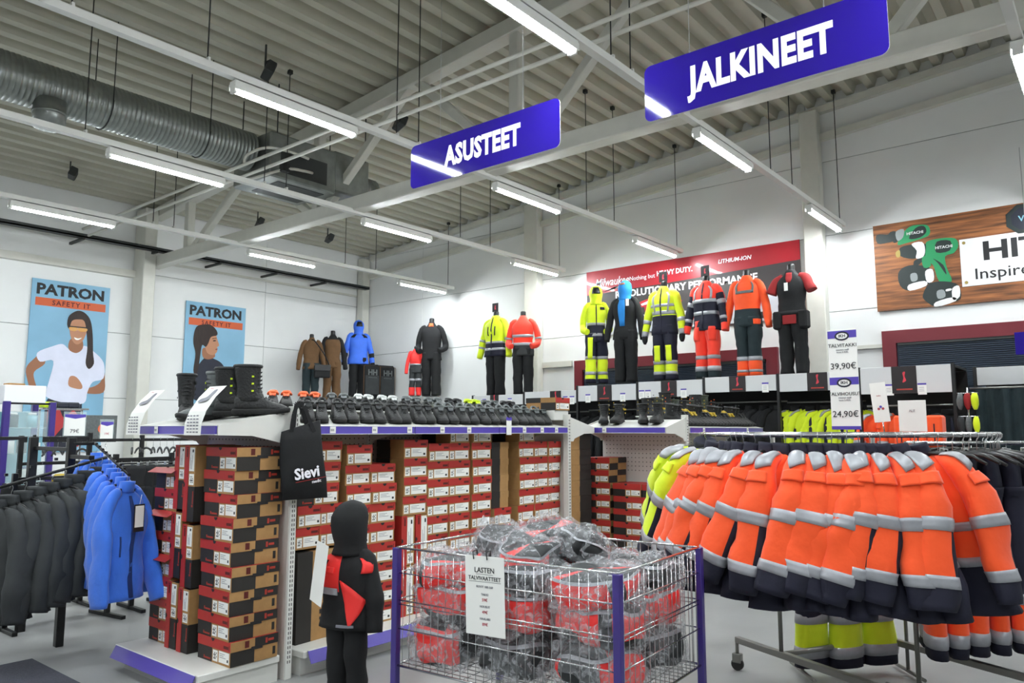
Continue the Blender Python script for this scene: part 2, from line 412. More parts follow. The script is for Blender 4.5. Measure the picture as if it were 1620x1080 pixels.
for v, wh in TV:
    tr = thing('lighting_track', 'white suspended lighting track ' + wh, 'track', T(0, v, ZT + .09), group='suspended lighting tracks')
    b = MB(); b.box(-5.5, -.035, 0, 11.05, .035, .012, 'track'); b.box(-5.5, -.035, .012, 11.05, -.03, .06, 'track'); b.box(-5.5, .03, .012, 11.05, .035, .06, 'track')
    b.build('rail', tr)
    k = MB()
    for i in range(30): k.cbox(-3 + i * .5, 0, .04, .03, .056, .006, 'galv')
    k.build('rail_clip', tr)
    for u in (-3.2, -.6, 1.9, 2.9, 4.9, 5.2, 8.3, 9.0, 10.9):
        r = MB(); r.tube([(u, 0, .02), (u, 0, roofz(v) - ZT - .1)], .006, 'rod', 5); r.cbox(u, 0, roofz(v) - ZT - .1, .05, .05, .05, 'rod'); r.cbox(u, 0, .07, .02, .06, .04, 'track')
        r.build('suspension_rod', tr)
    for i, (u, nm) in enumerate(US + [(-2.5, 'far behind the camera')]):
        lf = thing('batten_light', 'lit fluorescent batten, %s along the track %s' % (nm, wh), 'ceiling light', T(u, v, ZT), 'fluorescent batten lights')
        obj('housing', HM, lf); obj('fluorescent_tube', TM, lf); obj('end_cap', CM, lf, T(-.615, 0, 0)); obj('end_cap', CM, lf, T(.615, 0, 0))
# small dark loudspeakers under the roof
for i, (u, v, zz, lb) in enumerate(((4.7, 7.5, 5.75, 'above the nearest whole batten'), (4.43, 12.3, 5.5, 'above the leftmost batten'), (7.74, 12.45, 5.47, 'right of the truss diagonal'), (9.3, 12.4, 5.47, 'above the farthest battens'), (6.7, 7.45, 5.75, 'left of the smaller blue sign'))):
    b = MB(); b.x = T(u, v, zz, R(70), R(20)); b.rbox(-.14, -.05, -.07, .14, .05, .07, 'dark_steel', .01); b.x = T(u, v, zz, R(70)); b.box(-.012, .03, 0, .012, .05, roofz(v) - zz, 'dark_steel'); b.x = T(u, v, zz, R(70), R(20)); b.box(-.12, -.054, -.05, .12, -.05, .05, 'rod')
    tag(b.build('loudspeaker'), 'small dark grey loudspeaker under the roof, ' + lb, 'loudspeaker', 'loudspeakers under the roof')
# ------------------------------------------------------------ duct, fan unit, pipes
dt = thing('ventilation_duct', 'large silver ribbed ventilation duct under the roof at left', 'duct', T(0, 8.45, 5.1))
b = MB(); r_ = .24
def round_duct(b, u0, u1, r, m='galv', step=.05):
    us = []; u = u0
    while u < u1: us += [(u, r), (u + step * .75, r), (u + step * .8, r + .006), (u + step * .95, r + .006)]; u += step
    rings = [[b.vert((u, q * math.cos(2 * math.pi * k / 24), q * math.sin(2 * math.pi * k / 24))) for k in range(24)] for u, q in us]
    f0 = len(b.f); b.skin(rings, m, True, True)
round_duct(b, -4, 5.04, r_); b.build('round_duct', dt)
b = MB(); b.x = T(2.75, -.1, -.16); b.tube([(0, 0, .0), (0, 0, -.28)], .15, 'galv', 20); b.tube([(0, 0, -.12), (0, 0, -.15)], .16, 'galv', 20); b.build('branch_duct', dt)
for u in (-2, .6, 2.0, 3.3, 4.4):
    b = MB(); b.tube([(u, -.25, -.05), (u, -.25, roofz(8.4) - 5.1)], .006, 'rod', 5); b.tube([(u, .25, -.05), (u, .25, roofz(8.4) - 5.1)], .006, 'rod', 5); b.tube([(u, .255 * math.cos(a), .255 * math.sin(a)) for a in [math.pi * (1 + q / 10) for q in range(11)]], .008, 'rod', 5); b.build('hanger_strap', dt)
fu = thing('fan_unit', 'grey boxy fan heater unit at the end of the duct', 'fan unit', T(5.1, 8.45, 5.0))
b = MB(); b.rbox(0, -.42, -.28, 1.0, .42, .3, 'galv', .02); b.rbox(1.0, -.38, -.22, 1.6, .38, .34, 'galv', .02); b.build('housing', fu)
b = MB(); b.box(.15, -.425, -.2, .85, -.42, .1, 'dark_steel'); b.box(.2, -.3, -.286, .9, .3, -.28, 'dark_steel'); b.build('access_panel', fu)
b = MB(); b.x = T(0, 0, .04); round_duct(b, 1.6, 1.95, .2); b.build('outlet_duct', fu)
b = MB()
for u in (.1, 1.5):
    for v in (-.4, .4): b.tube([(u, v, .3), (u, v, roofz(8.4) - 5.05)], .008, 'rod', 5)
b.build('suspension_rods', fu); 
hp = thing('heating_pipes', 'pair of thin white heating pipes running to the fan unit', 'pipe')
for dz in (0, -.09):
    b = MB(); b.tube([(4.85 - dz, -6, 4.82 + dz), (4.85 - dz, 12.9, 4.82 + dz)], .02, 'steel_white', 8); b.build('pipe', hp)
b = MB(); b.tube(cr([(4.85, 8.2, 4.82), (4.88, 8.18, 4.95), (5.0, 7.95, 5.02), (5.3, 7.9, 5.04), (5.6, 7.95, 5.05)], 5, False), .018, 'steel_white', 8)
b.tube(cr([(4.94, 8.6, 4.73), (5.0, 8.3, 4.7), (5.2, 7.85, 4.78), (5.5, 7.9, 4.85), (5.7, 8.0, 4.9)], 5, False), .018, 'steel_white', 8); b.cbox(5.2, 7.86, 4.8, .1, .08, .1, 'rod'); b.build('branch_pipe', hp)
b = MB(); b.x = FV(0, 13.58, 0); b.box(-4, 4.72, .40, 10.9, 4.74, .55, 'dark_steel'); b.box(-4, 4.72, .54, 10.9, 4.78, .55, 'dark_steel'); b.box(-4, 4.72, .40, 10.9, 4.78, .41, 'dark_steel')
for i in range(12): b.box(-3.5 + i * 1.2, 4.68, .01, -3.46 + i * 1.2, 4.72, .55, 'dark_steel')
tag(b.build('cable_tray'), 'dark cable tray running high along the wall above the posters', 'cable tray')
# ------------------------------------------------------------ hanging signs
def rrect(w_, h, r, n=6):
    out = []
    for cx, cy, a0 in ((w_ / 2 - r, h / 2 - r, 0), (-w_ / 2 + r, h / 2 - r, 90), (-w_ / 2 + r, -h / 2 + r, 180), (w_ / 2 - r, -h / 2 + r, 270)):
        for k in range(n + 1): a = R(a0 + 90 * k / n); out.append((cx + r * math.cos(a), cy + r * math.sin(a)))
    return out
def hsign(word, v0, v1, z0, z1, ts, label):
    s_ = thing('hanging_sign', label, 'sign', FU(4.48, (v0 + v1) / 2, (z0 + z1) / 2), 'blue hanging department signs')
    W_, H_ = v1 - v0, z1 - z0
    b = MB(); b.prism(rrect(W_, H_, .05), -.008, 0, 'sign_blue', 'sign_edge'); b.build('panel', s_)
    text(word, ts, 'letter', s_, .02, -.005, .0015, bold=.045, sx=.74, ext=.0006, spacing=1.06)
    for q in (-.28, .28):
        b = MB(); b.tube([(W_ * q, H_ / 2 - .02, -.004), (W_ * q, roofz((v0 + v1) / 2 - W_ * q) - (z0 + z1) / 2 + .02, -.004)], .0025, 'hook', 5); b.tube([(W_ * q, H_ / 2 + .01 + .012 * math.sin(a), -.004 + .012 * math.cos(a)) for a in [math.pi * k / 4 for k in range(9)]], .002, 'hook', 4); b.build('hanging_wire', s_)
hsign('ASUSTEET', 3.2, 4.83, 3.72, 4.11, .235, 'smaller looking blue hanging sign reading ASUSTEET in white')
hsign('JALKINEET', .92, 2.475, 3.71, 4.11, .25, 'blue hanging sign reading JALKINEET in white at top right')
# ------------------------------------------------------------ wall posters and banners
def sp(pts, k, m, b, z, closed=True): b.poly([(p.x * 1, p.y * 1) for p in cr([(x * k, y * k, 0) for x, y in pts], 4)], z, m)
def patron(u0, u1, z0, z1, which, label):
    W_, H_ = u1 - u0, z1 - z0; po = thing('wall_poster', label, 'poster', FV(u0, 13.56, z0), 'blue workwear posters')
    b = MB(); b.box(0, 0, -.02, W_, H_, 0, 'poster_sky'); b.build('sheet', po)
    k = W_ / 1.0
    text('PATRON', .2 * k, 'ink', po, .49 * k, H_ - .14 * k, .003, bold=.04, sx=1.1)
    b = MB(); b.poly([(.05 * k, H_ - .36 * k), (.95 * k, H_ - .36 * k), (.95 * k, H_ - .25 * k), (.05 * k, H_ - .25 * k)], .003, 'poster_orange'); b.build('orange_bar', po)
    text('SAFETY IT', .09 * k, 'box_print', po, .5 * k, H_ - .31 * k, .005, bold=.02, spacing=1.25)
    top = H_ / k
    b = MB(); P = lambda pts, m, z: sp([(x, top - y) for x, y in pts], k, m, b, z)
    if which == 0:
        P([(.28, 1.62), (.45, 1.58), (.7, 1.6), (.72, 1.7), (.74, 2.1), (.7, 2.25), (.3, 2.25), (.26, 1.9)], 'poster_navy', .003)
        P([(.3, 1.75), (.42, 1.72), (.5, 1.86), (.62, 1.76), (.72, 1.95), (.72, 2.24), (.6, 2.2), (.52, 1.98), (.36, 2.15), (.3, 1.98)], 'poster_red', .0035)
        P([(.2, .98), (.09, 1.08), (.0, 1.22), (.04, 1.42), (.1, 1.62), (.2, 1.62), (.12, 1.4), (.1, 1.26), (.22, 1.14)], 'skin_dark', .004)
        P([(.98, 1.2), (.94, 1.36), (.8, 1.44), (.66, 1.4), (.62, 1.46), (.76, 1.52), (.99, 1.5), (1.0, 1.3)], 'skin_dark', .004)
        P([(.42, .86), (.3, .9), (.12, 1.0), (.16, 1.12), (.32, 1.1), (.28, 1.4), (.26, 1.58), (.5, 1.66), (.74, 1.66), (.78, 1.5), (.84, 1.36), (.98, 1.3), (.97, 1.08), (.84, .94), (.7, .86), (.6, .95), (.5, .92)], 'tee', .005)
        P([(.52, .78), (.66, .78), (.68, .9), (.6, .97), (.5, .92)], 'skin_dark', .006)
        P([(.5, .5), (.6, .46), (.7, .5), (.72, .65), (.67, .8), (.6, .85), (.54, .8), (.5, .68)], 'skin', .0065)
        P([(.54, 1.3), (.62, 1.3), (.7, 1.4), (.7, 1.46), (.62, 1.46), (.53, 1.42)], 'skin', .0065)
        P([(.46, .58), (.48, .46), (.58, .38), (.68, .4), (.76, .5), (.8, .7), (.82, .95), (.84, 1.1), (.78, 1.18), (.73, 1.1), (.74, .9), (.72, .7), (.68, .52), (.6, .5), (.52, .53), (.49, .64)], 'hair', .0075)
        P([(.49, .62), (.58, .61), (.6, .63), (.62, .61), (.72, .62), (.71, .66), (.64, .67), (.6, .65), (.56, .67), (.5, .66)], 'lens', .0085)
        b.poly([((x) * k, (top - y) * k) for x, y in ((.48, .6), (.73, .6), (.73, .615), (.48, .615))], .009, 'ink')
        P([(.56, .755), (.61, .765), (.66, .75), (.62, .785), (.58, .785)], 'label', .0085)
    else:
        P([(.22, 1.0), (.35, .84), (.5, .86), (.62, .92), (.7, 1.04), (.74, 1.16), (.7, 1.5), (.2, 1.5), (.16, 1.2)], 'poster_navy', .004)
        P([(.3, .7), (.46, .74), (.5, .82), (.4, .87), (.3, .84)], 'skin_dark', .0045)
        P([(.38, .5), (.48, .46), (.53, .56), (.56, .64), (.53, .67), (.53, .74), (.46, .8), (.36, .76), (.32, .6)], 'skin', .005)
        P([(.14, .5), (.18, .38), (.28, .34), (.4, .33), (.5, .4), (.52, .48), (.42, .52), (.38, .62), (.34, .68), (.28, .66), (.26, .8), (.24, 1.0), (.2, 1.15), (.16, 1.05), (.18, .8), (.14, .65)], 'hair', .006)
        P([(.64, 1.18), (.7, 1.14), (.78, 1.18), (.78, 1.28), (.7, 1.32), (.64, 1.27)], 'skin', .006)
        b.poly([((x) * k, (top - y) * k) for x, y in ((.45, .57), (.5, .56), (.5, .58), (.46, .585))], .0065, 'ink')
        b.poly([((x) * k, (top - y) * k) for x, y in ((.44, .54), (.51, .525), (.51, .535), (.44, .55))], .0065, 'hair')
        b.poly([((x) * k, (top - y) * k) for x, y in ((.5, .7), (.54, .69), (.53, .715), (.5, .715))], .0065, 'lips')
    b.build('printed_figure', po)
patron(4.4, 5.6, 1.25, 4.04, 0, 'tall blue poster of a woman in white tee and safety glasses')
patron(6.97, 8.2, 1.75, 4.01, 1, 'blue poster of a dark haired woman seen from behind in navy top')
# red and black tool banner
bw, bh = 3.76, 1.16
bn = thing('wall_banner', 'wide red and black banner with power tools behind the dressed mannequins', 'banner', FU(11.16, 7.41, 3.24))
b = MB(); b.box(0, 0, -.015, bw, bh, 0, 'ban_dark'); b.build('sheet', bn)
b = MB(); b.poly([(0, .74), (1.7, .78), (bw, .86), (bw, bh), (0, bh)], .002, 'ban_red'); b.build('red_field', bn)
b = MB(); b.poly([(0, 0), (bw, 0), (bw, .35), (2.9, .42), (2.0, .28), (.8, .3), (0, .42)], .002, 'ban_grey'); b.build('pale_floor', bn)
text('Milwaukee', .2, 'letter', bn, .52, .93, .004, bold=.01, sx=.8, shear=.3)
b = MB(); b.poly([(.3, .76), (.62, .84), (.6, .8), (.78, .86), (.5, .79), (.53, .82)], .004, 'letter'); b.build('lightning_mark', bn)
text('Nothing but', .105, 'letter', bn, 1.12, .93, .004, sx=.95)
text('HEAVY DUTY.', .115, 'letter', bn, 1.72, .95, .004, bold=.03, sx=.9)
text('LITHIUM-ION', .09, 'letter', bn, 2.75, 1.0, .004, bold=.02, shear=.2)
text('REVOLUTIONARY PERFORMANCE', .165, 'letter', bn, 1.85, .68, .004, bold=.03, sx=1.0)
b = MB()
for cx, cy, s_ in ((1.25, .42, .8), (1.75, .4, 1.0), (2.35, .42, .9), (3.1, .34, 1.0), (.85, .36, .7)):
    for pts, m in (([(-.3, .1), (0, .17), (.1, .05), (.02, -.03), (.02, -.2), (-.1, -.2), (-.12, 0), (-.3, 0)], 'ban_tool'), ([(-.42, .02), (-.3, .1), (-.3, 0), (-.42, -.01)], 'ban_steel'), ([(-.16, -.2), (.08, -.2), (.08, -.3), (-.16, -.3)], 'ink'), ([(-.2, .07), (-.02, .12), (0, .06), (-.18, .03)], 'letter')):
        b.poly([(cx + x * s_, cy + y * s_) for x, y in pts], .003 + .0006 * ['ban_tool', 'ban_steel', 'ink', 'letter'].index(m), m)
b.build('printed_tools', bn)
# drill banner on a wood print
hb = thing('wall_banner', 'banner with green cordless drills on a wood print at right', 'banner', FU(11.16, 2.64, 3.22))
b = MB(); b.box(0, 0, -.015, 4.4, 1.2, 0, 'wood'); b.build('sheet', hb)
b = MB(); K = lambda pts, m, z: b.poly([(x / 1350 * 1.97, 1.2 - (y - 130 + (x - 60) * .0) * .00165) for x, y in pts], z, m)
def U_(pts): # picture-like print coordinates to banner coordinates
    return [((x - 60) * .00143, 1.2 - (y - 300 + (x - 60) * .165) * .00163) for x, y in pts]
def hp_(pts, m, z): b.poly([(p.x, p.y) for p in cr([(q[0], q[1], 0) for q in U_(pts)], 3)], z, m)
hp_([(380, 300), (470, 280), (540, 290), (545, 360), (470, 400), (340, 440), (270, 455), (300, 380)], 'drill_green', .002)
hp_([(430, 310), (500, 290), (520, 340), (460, 390), (370, 400)], 'drill_dark', .0028)
hp_([(260, 345), (330, 320), (320, 390), (270, 420)], 'drill_grey', .0032)
hp_([(90, 375), (180, 370), (220, 360), (235, 420), (180, 440), (95, 450)], 'drill_dark', .0032)
hp_([(260, 700), (320, 640), (430, 620), (550, 650), (555, 740), (460, 800), (340, 840), (270, 800)], 'drill_dark', .003)
hp_([(345, 790), (480, 750), (490, 790), (350, 840)], 'plate', .0036); hp_([(490, 670), (550, 650), (555, 740), (500, 760)], 'plate', .0036)
hp_([(520, 420), (640, 390), (750, 390), (770, 450), (730, 510), (660, 540), (670, 640), (700, 740), (600, 750), (560, 620), (500, 560), (510, 470)], 'drill_green', .0042)
hp_([(600, 420), (710, 410), (700, 490), (590, 510)], 'drill_dark', .0048); hp_([(560, 560), (640, 610), (660, 690), (600, 600)], 'drill_dark', .0048)
hp_([(430, 470), (520, 440), (560, 480), (530, 560), (460, 600), (400, 650), (400, 590), (440, 560)], 'drill_dark', .0039); hp_([(200, 360), (260, 340), (290, 400), (240, 440)], 'drill_dark', .0026); hp_([(470, 560), (520, 540), (540, 620), (480, 640)], 'drill_green', .0040)
hp_([(290, 480), (400, 450), (440, 470), (440, 550), (380, 570), (290, 550)], 'drill_dark', .0052)
hp_([(390, 445), (480, 425), (500, 490), (480, 550), (420, 565), (430, 500)], 'plate', .0056)
hp_([(250, 520), (285, 500), (285, 555), (255, 560)], 'brass', .0056)
hp_([(460, 860), (520, 770), (640, 745), (750, 770), (760, 880), (660, 920), (560, 960), (470, 910)], 'drill_dark', .006)
hp_([(575, 830), (630, 815), (640, 870), (580, 890)], 'drill_grey', .0064); hp_([(365, 700), (415, 690), (420, 745), (370, 760)], 'drill_grey', .0034); hp_([(650, 810), (690, 800), (690, 815), (650, 826)], 'plate', .0064)
hp_([(560, 920), (700, 870), (720, 900), (560, 960)], 'plate', .0066); hp_([(700, 800), (755, 775), (755, 860), (700, 890)], 'plate', .0066)
b.build('printed_drills', hb)
text('HITACHI', .052, 'plate', hb, .52, 1.02, .0058, bold=.02); text('HITACHI', .052, 'plate', hb, .85, .775, .0058, bold=.02)
b = MB(); b.box(1.03, .22, 0, 3.4, .84, .008, 'plate')
for x in (1.08, 3.35):
    for y in (.27, .79): b.x = T(x, y, .008); b.tube([(0, 0, 0), (0, 0, .01)], .02, 'brass', 8); b.x = I4
b.build('metal_plate_print', hb)
text('HITACHI', .33, 'ink', hb, 1.27, .64, .011, bold=.03, sx=1.25, align='LEFT')
text('Inspire the Next', .2, 'ink', hb, 1.17, .36, .011, bold=.005, sx=1.1, align='LEFT')
b = MB(); b.poly([(1.76 + .22 * math.cos(R(a)), 1.0 + .2 * math.sin(R(a))) for a in range(22, 382, 45)], .009, 'drill_dark'); b.poly([(1.76 + .16 * math.cos(R(a)), 1.0 + .15 * math.sin(R(a))) for a in range(22, 382, 45)], .0095, 'poster_navy'); b.build('round_badge', hb)
text('VIR', .1, 'turq', hb, 1.76, 1.0, .011, bold=.02)
# ------------------------------------------------------------ shoe shelving gondolas
SLOPE = math.atan2(.10, .52)
def price_rail(x0, x1, n=2):
    """purple price strip along local x, leaning back a little, front to -y, top at z 0"""
    b = MB(); b.rbox(x0 + .004, -.012, -.055, x1 - .004, .0, 0, 'purple', .004); b.box(x0 + .004, -.016, -.058, x1 - .004, 0, -.054, 'white'); b.box(x0 + .004, -.016, -.002, x1 - .004, 0, .001, 'white')
    return b
def side_bracket(x, d, m='shelf', zf=-.06, zb=-.14):
    """white bracket plate, local y 0 (front) to d (back)"""
    b = MB(); pts = [(0, 0), (0, zf), (d * .45, zf - .005), (d * .85, zb * .8), (d * .9, zb), (d, zb), (d, .10)]
    lo = [b.vert((x - .005, p[0], p[1])) for p in pts]; hi = [b.vert((x + .005, p[0], p[1])) for p in pts]; n = len(pts)
    b.face(lo, m); b.face(hi[::-1], m)
    for i in range(n): b.face((lo[i], hi[i], hi[(i + 1) % n], lo[(i + 1) % n]), m)
    return b
def top_shelf(parent, M_, w_, d, tags=(), dn='top_shelf'):
    """tilted shelf; local x 0..w, y 0 front..d back; children placed with M_"""
    sh = MB(); sh.x = Matrix.Rotation(SLOPE, 4, 'X'); sh.rbox(.003, 0, -.03, w_ - .003, d / math.cos(SLOPE), 0, 'shelf', .004)
    s_ = sh.build(dn, parent, M_)
    for x in (-.001, w_ + .001): side_bracket(x, d).build('bracket', s_)
    r = price_rail(0, w_).build('price_rail', s_)
    for t in tags:
        c = MB(); c.rbox(t - .025, -.018, -.05, t + .025, -.0165, -.004, 'label', .001)
        for q in range(5): c.box(t - .018 + q * .006, -.019, -.035, t - .0155 + q * .006, -.0188, -.02, 'ink')
        c.build('price_tag', s_)
def post(u, v, h, nm='upright', parent=None, facing=-1, w_=.05):
    b = MB(); b.rbox(u - w_ / 2, v - .03, 0, u + w_ / 2, v + .03, h, 'shelf', .003)
    p = b.build(nm, parent); s_ = MB(); z = .1
    while z < h - .05:
        for q in (-.008, .008): s_.box(u + q - .003, v - .0312, z, u + q + .003, v - .03, z + .018, 'hole')
        z += .03
    tag(s_.build('slot_holes', p), kind='stuff'); return p
def pegboard(parent, M_, w_, h, step=.045):
    """panel local x 0..w, z 0..h facing -y"""
    b = MB(); b.rbox(0, 0, 0, w_, .01, h, 'peg', .002); p = b.build('back_panel', parent, M_)
    s_ = MB(); x = step
    while x < w_ - .02:
        z = h - .03
        while z > h - .55: s_.box(x - .005, -.0008, z - .005, x + .005, 0, z + .005, 'hole'); z -= step
        x += step
    tag(s_.build('peg_holes', p), kind='stuff')
def base_shelf(parent, M_, w_, d, nm='base_shelf'):
    b = MB(); b.rbox(0, 0, .12, w_, d, .165, 'shelf', .005); b.box(.02, .06, 0, w_ - .02, d, .12, 'shelf')
    o = b.build(nm, parent, M_)
    r = MB(); r.x = Matrix.Translation((0, -.002, .165)) @ Matrix.Rotation(R(-28), 4, 'X'); r.rbox(.03, -.006, -.085, w_ - .01, 0, 0, 'purple', .003); r.box(.03, -.008, -.003, w_ - .01, .002, .002, 'white'); r.build('price_rail', o)
def end_unit(name, label, ub, vc, hw, direction, depth=.56, top=1.63):
    """end shelf: back at u=ub, spans v vc-hw..vc+hw, shelves stick out along direction (-1 toward -u, +1 toward +u)"""
    t = thing(name, label, 'shelf', group='end shelves of the shoe gondolas')
    if direction < 0:
        F = lambda d: Matrix.Translation((ub - d, vc + hw, 0)) @ Matrix.Rotation(R(-90), 4, 'Z')
    else:
        F = lambda d: Matrix.Translation((ub + d, vc - hw, 0)) @ Matrix.Rotation(R(90), 4, 'Z')
    for v in (vc - hw + .02, vc + hw - .02): post(ub, v, 1.76, parent=t)
    pegboard(t, F(.03), 2 * hw, 1.7)
    base_shelf(t, F(depth + .06), 2 * hw, depth)
    top_shelf(t, F(depth) @ Matrix.Translation((0, 0, top)), 2 * hw, depth - .03, (hw * .6,))
    return t
def gondola(label, us, vc, depth, front_tags):
    t = thing('shoe_gondola', label, 'shelf', group='double sided shoe gondolas')
    for i, u in enumerate(us): post(u, vc, 1.74, parent=t)
    for i in range(len(us) - 1):
        w_ = us[i + 1] - us[i]
        pegboard(t, Matrix.Translation((us[i], vc - .02, 0)), w_, 1.7)
        base_shelf(t, Matrix.Translation((us[i], vc - depth - .06, 0)), w_, depth + .04)
        base_shelf(t, Matrix.Translation((us[i] + w_, vc + depth + .06, 0)) @ Matrix.Rotation(math.pi, 4, 'Z'), w_, depth + .04)
        top_shelf(t, Matrix.Translation((us[i], vc - depth, 1.63)), w_, depth, front_tags[i % len(front_tags)])
        top_shelf(t, Matrix.Translation((us[i] + w_, vc + depth, 1.63)) @ Matrix.Rotation(math.pi, 4, 'Z'), w_, depth)
        st = MB(); st.rbox(us[i] + .02, vc - .12, 1.745, us[i + 1] - .02, vc + .16, 1.757, 'shelf', .003); st.build('display_step', t)
    return t
end_unit('end_shelf', 'white end shelf at left carrying tall boots and stacked boxes below', 3.05, 4.92, .54, -1, .56)
gondola('long white shoe gondola with purple price rails facing the wire cart', [3.12, 4.13, 5.15, 6.2], 4.92, .55, [(.22, .6, .95), (.3, .62), (.35, .62, .85)])
end_unit('end_shelf', 'white end shelf at the far end of the long gondola', 6.27, 4.92, .52, 1, .46)
end_unit('end_shelf', 'white end shelf with pegboard back behind the lime jackets', 7.25, 4.1, .5, -1, .46)
gondola('shorter shoe gondola running behind the round jacket rack', [7.32, 8.3, 9.3], 4.1, .5, [(.3,), (.5,)])
# ------------------------------------------------------------ shoe boxes
BC = {}
def box_mesh(w_, d, h, style):
    k = (w_, d, h, style)
    if k in BC: return BC[k]
    x, y = w_ / 2, d / 2; lh = .4 * h if style != 'slim' else .45 * h; e = .003
    b = MB()
    if style == 'boot' or style == 'slim':
        b.box(-x, -y, 0, 0 - .02, y, h - .004, 'box_black'); b.box(-.02, -y, 0, x, 0, h - .004, 'kraft', side='box_black'); b.box(-.02, 0, 0, x, y, h - .004, 'kraft')
    elif style == 'brown': b.box(-x, -y, 0, x, 0, h - .004, 'kraft'); b.box(-x, 0, 0, x, y, h - .004, 'box_black')
    elif style == 'rev': b.box(-x, -y, 0, x, 0, h - .004, 'box_black', front='kraft'); b.box(-x, 0, 0, x, y, h - .004, 'kraft')
    else: b.box(-x, -y, 0, x, 0, h - .004, 'kraft'); b.box(-x, 0, 0, x, y, h - .004, 'box_black')
    tray = b.mesh('tray')
    b = MB()
    if style in ('boot', 'slim', 'flap'):
        b.box(-x - e, -y - e, h - lh, x + e, 0, h, 'box_red', front='box_red', side='kraft'); b.box(-x - e, 0, h - lh, x + e, y + e, h, 'box_red', side='box_black')
    elif style == 'brown': b.box(-x - e, -y - e, h - lh, x + e, 0, h, 'kraft'); b.box(-x - e, 0, h - lh, x + e, y + e, h, 'box_black')
    else: b.box(-x - e, -y - e, h - lh, x + e, 0, h, 'box_red', front='box_red', side='kraft'); b.box(-x - e, 0, h - lh, x + e, y + e, h, 'box_red', side='box_black')
    lid = b.mesh('lid')
    bar = MB(); f = -y - .0012; lz = h - lh
    x0 = -.01 if style in ('boot', 'slim') else -x + .012; tw = (x - x0) * .28
    if style in ('plain', 'rev'): tw = w_ * .2
    z0, z1 = .012, lz - .01
    bar.box(x0, f, z0, x0 + tw, f + .001, z1, 'label')
    for q in range(4):
        for r_ in range(4):
            if (q + r_) % 2 == 0 or q == 1: bar.box(x0 + tw * (.18 + q * .17), f - .0006, z0 + (z1 - z0) * (.2 + r_ * .16), x0 + tw * (.3 + q * .17), f, z0 + (z1 - z0) * (.33 + r_ * .16), 'ink')
    lab = MB(); a, c = x0 + tw * 1.25, x - .012
    lab.box(a, f, z0 + .002, c, f + .001, z1 + .004, 'label')
    for q, (fx, fw) in enumerate(((.08, .5), (.08, .38), (.08, .6))): lab.box(a + (c - a) * fx, f - .0006, z1 - .012 - q * .011, a + (c - a) * (fx + fw), f, z1 - .009 - q * .011, 'ink_grey')
    lab.box(a + (c - a) * .8, f - .0006, z0 + .014, a + (c - a) * .92, f, z0 + .03, 'ink')
    cut = MB(); cut.x = Matrix.Translation((-.01 if style in ('boot', 'slim') else 0, f - .0025, h)) @ Matrix.Rotation(R(90), 4, 'X')
    cut.prism([(-.018, 0), (.018, 0), (.014, -.012), (0, -.02), (-.014, -.012)], 0, .001, 'ink')
    prt = MB(); prt.box(x - .075, f - .002, h - lh * .75, x - .02, f - .0018, h - lh * .45, 'box_print'); prt.box(x - .016, f - .002, h - lh * .85, x - .01, f - .0018, h - lh * .3, 'box_print')
    if style in ('boot', 'slim'):
        prt.box(-x * .62, f, .012, -x * .56, f + .001, .03, 'box_logo'); prt.box(-x * .54, f, .012, -x * .2, f + .001, .022, 'box_logo')
    side = None
    if style == 'boot':
        side = MB(); sx = x + e + .0006
        side.box(sx - .001, -.025, h - lh - .012, sx, .055, h - lh + .008, 'ink'); side.box(sx - .001, -.07, h - lh * .85, sx, -.04, h - lh * .15, 'box_print')
        side.box(sx - .001, .075, h - lh * .8, sx, .09, h - lh * .25, 'box_logo'); side.box(sx - .001, .095, h - lh * .65, sx, .135, h - lh * .4, 'box_logo')
        side.box(x + .0002, .13, .02, x + .001, .15, lz - .02, 'box_black')
        side = side.mesh('side_print')
    BC[k] = dict(tray=tray, lid=lid, barcode_label=bar.mesh('barcode_label'), size_label=lab.mesh('size_label'), notch=cut.mesh('notch'), lid_print=prt.mesh('lid_print'), side_print=side)
    return BC[k]
def shoe_box(label, M_, w_, d, h, style, group, flap=0):
    t = thing('shoe_box', label, 'shoe box', M_, group); ms = box_mesh(w_, d, h, 'boot' if style == 'flap' else style)
    for k, me in ms.items():
        if me is None or (style == 'brown' and k in ('barcode_label', 'size_label', 'notch', 'lid_print')): continue
        if flap and k in ('lid', 'notch', 'lid_print'): continue
        if h * .0 + M_.translation.length > 7.2 and k in ('lid_print',): continue
        obj(k, me, t)
    if flap:
        b = MB(); x, y = w_ / 2, d / 2
        b.box(-x, -y, h - .012, x, y, h - .004, 'kraft'); b.build('lid', t)
        f = MB(); f.x = Matrix.Translation((0, -y, h - .003)) @ Matrix.Rotation(R(-flap), 4, 'X'); f.rbox(-x - .01, -.002, -.07, x + .01, .001, 0, 'box_red', .001); f.prism([(0, 0)] * 0 or [(-.02, -.001), (.02, -.001), (.012, -.01), (-.012, -.01)], .0, .001, 'ink'); f.build('raised_flap', t)
    return t
JIT = lambda a: rnd.uniform(-a, a)
FACEU = R(-90)
# end shelf, right hand stack (nine boxes)
for i in range(9):
    n = 8 - i; z = .165 + i * .1475
    shoe_box('boot box, %s from the top of the right stack, left end shelf' % ORD[n], T(2.80 + JIT(.006) + (.015 if i > 5 else 0), 4.60 + JIT(.012) + (8 - i) * -.004, z, FACEU + JIT(.025)), .375, .33, .1465, 'boot', 'boot boxes on the left end shelf')
for i in range(8):
    n = 7 - i; z = .165 + i * .1475; fl = i in (3, 5, 7)
    shoe_box('boot box, %s from the top of the leftmost stack%s' % (ORD[n], ', lid flap raised' if fl else ''), T(2.80 + JIT(.006), 5.28 + JIT(.008), z, FACEU + JIT(.03)), .30, .33, .1465, 'flap' if fl else 'boot', 'boot boxes on the left end shelf', 62 if fl else 0)
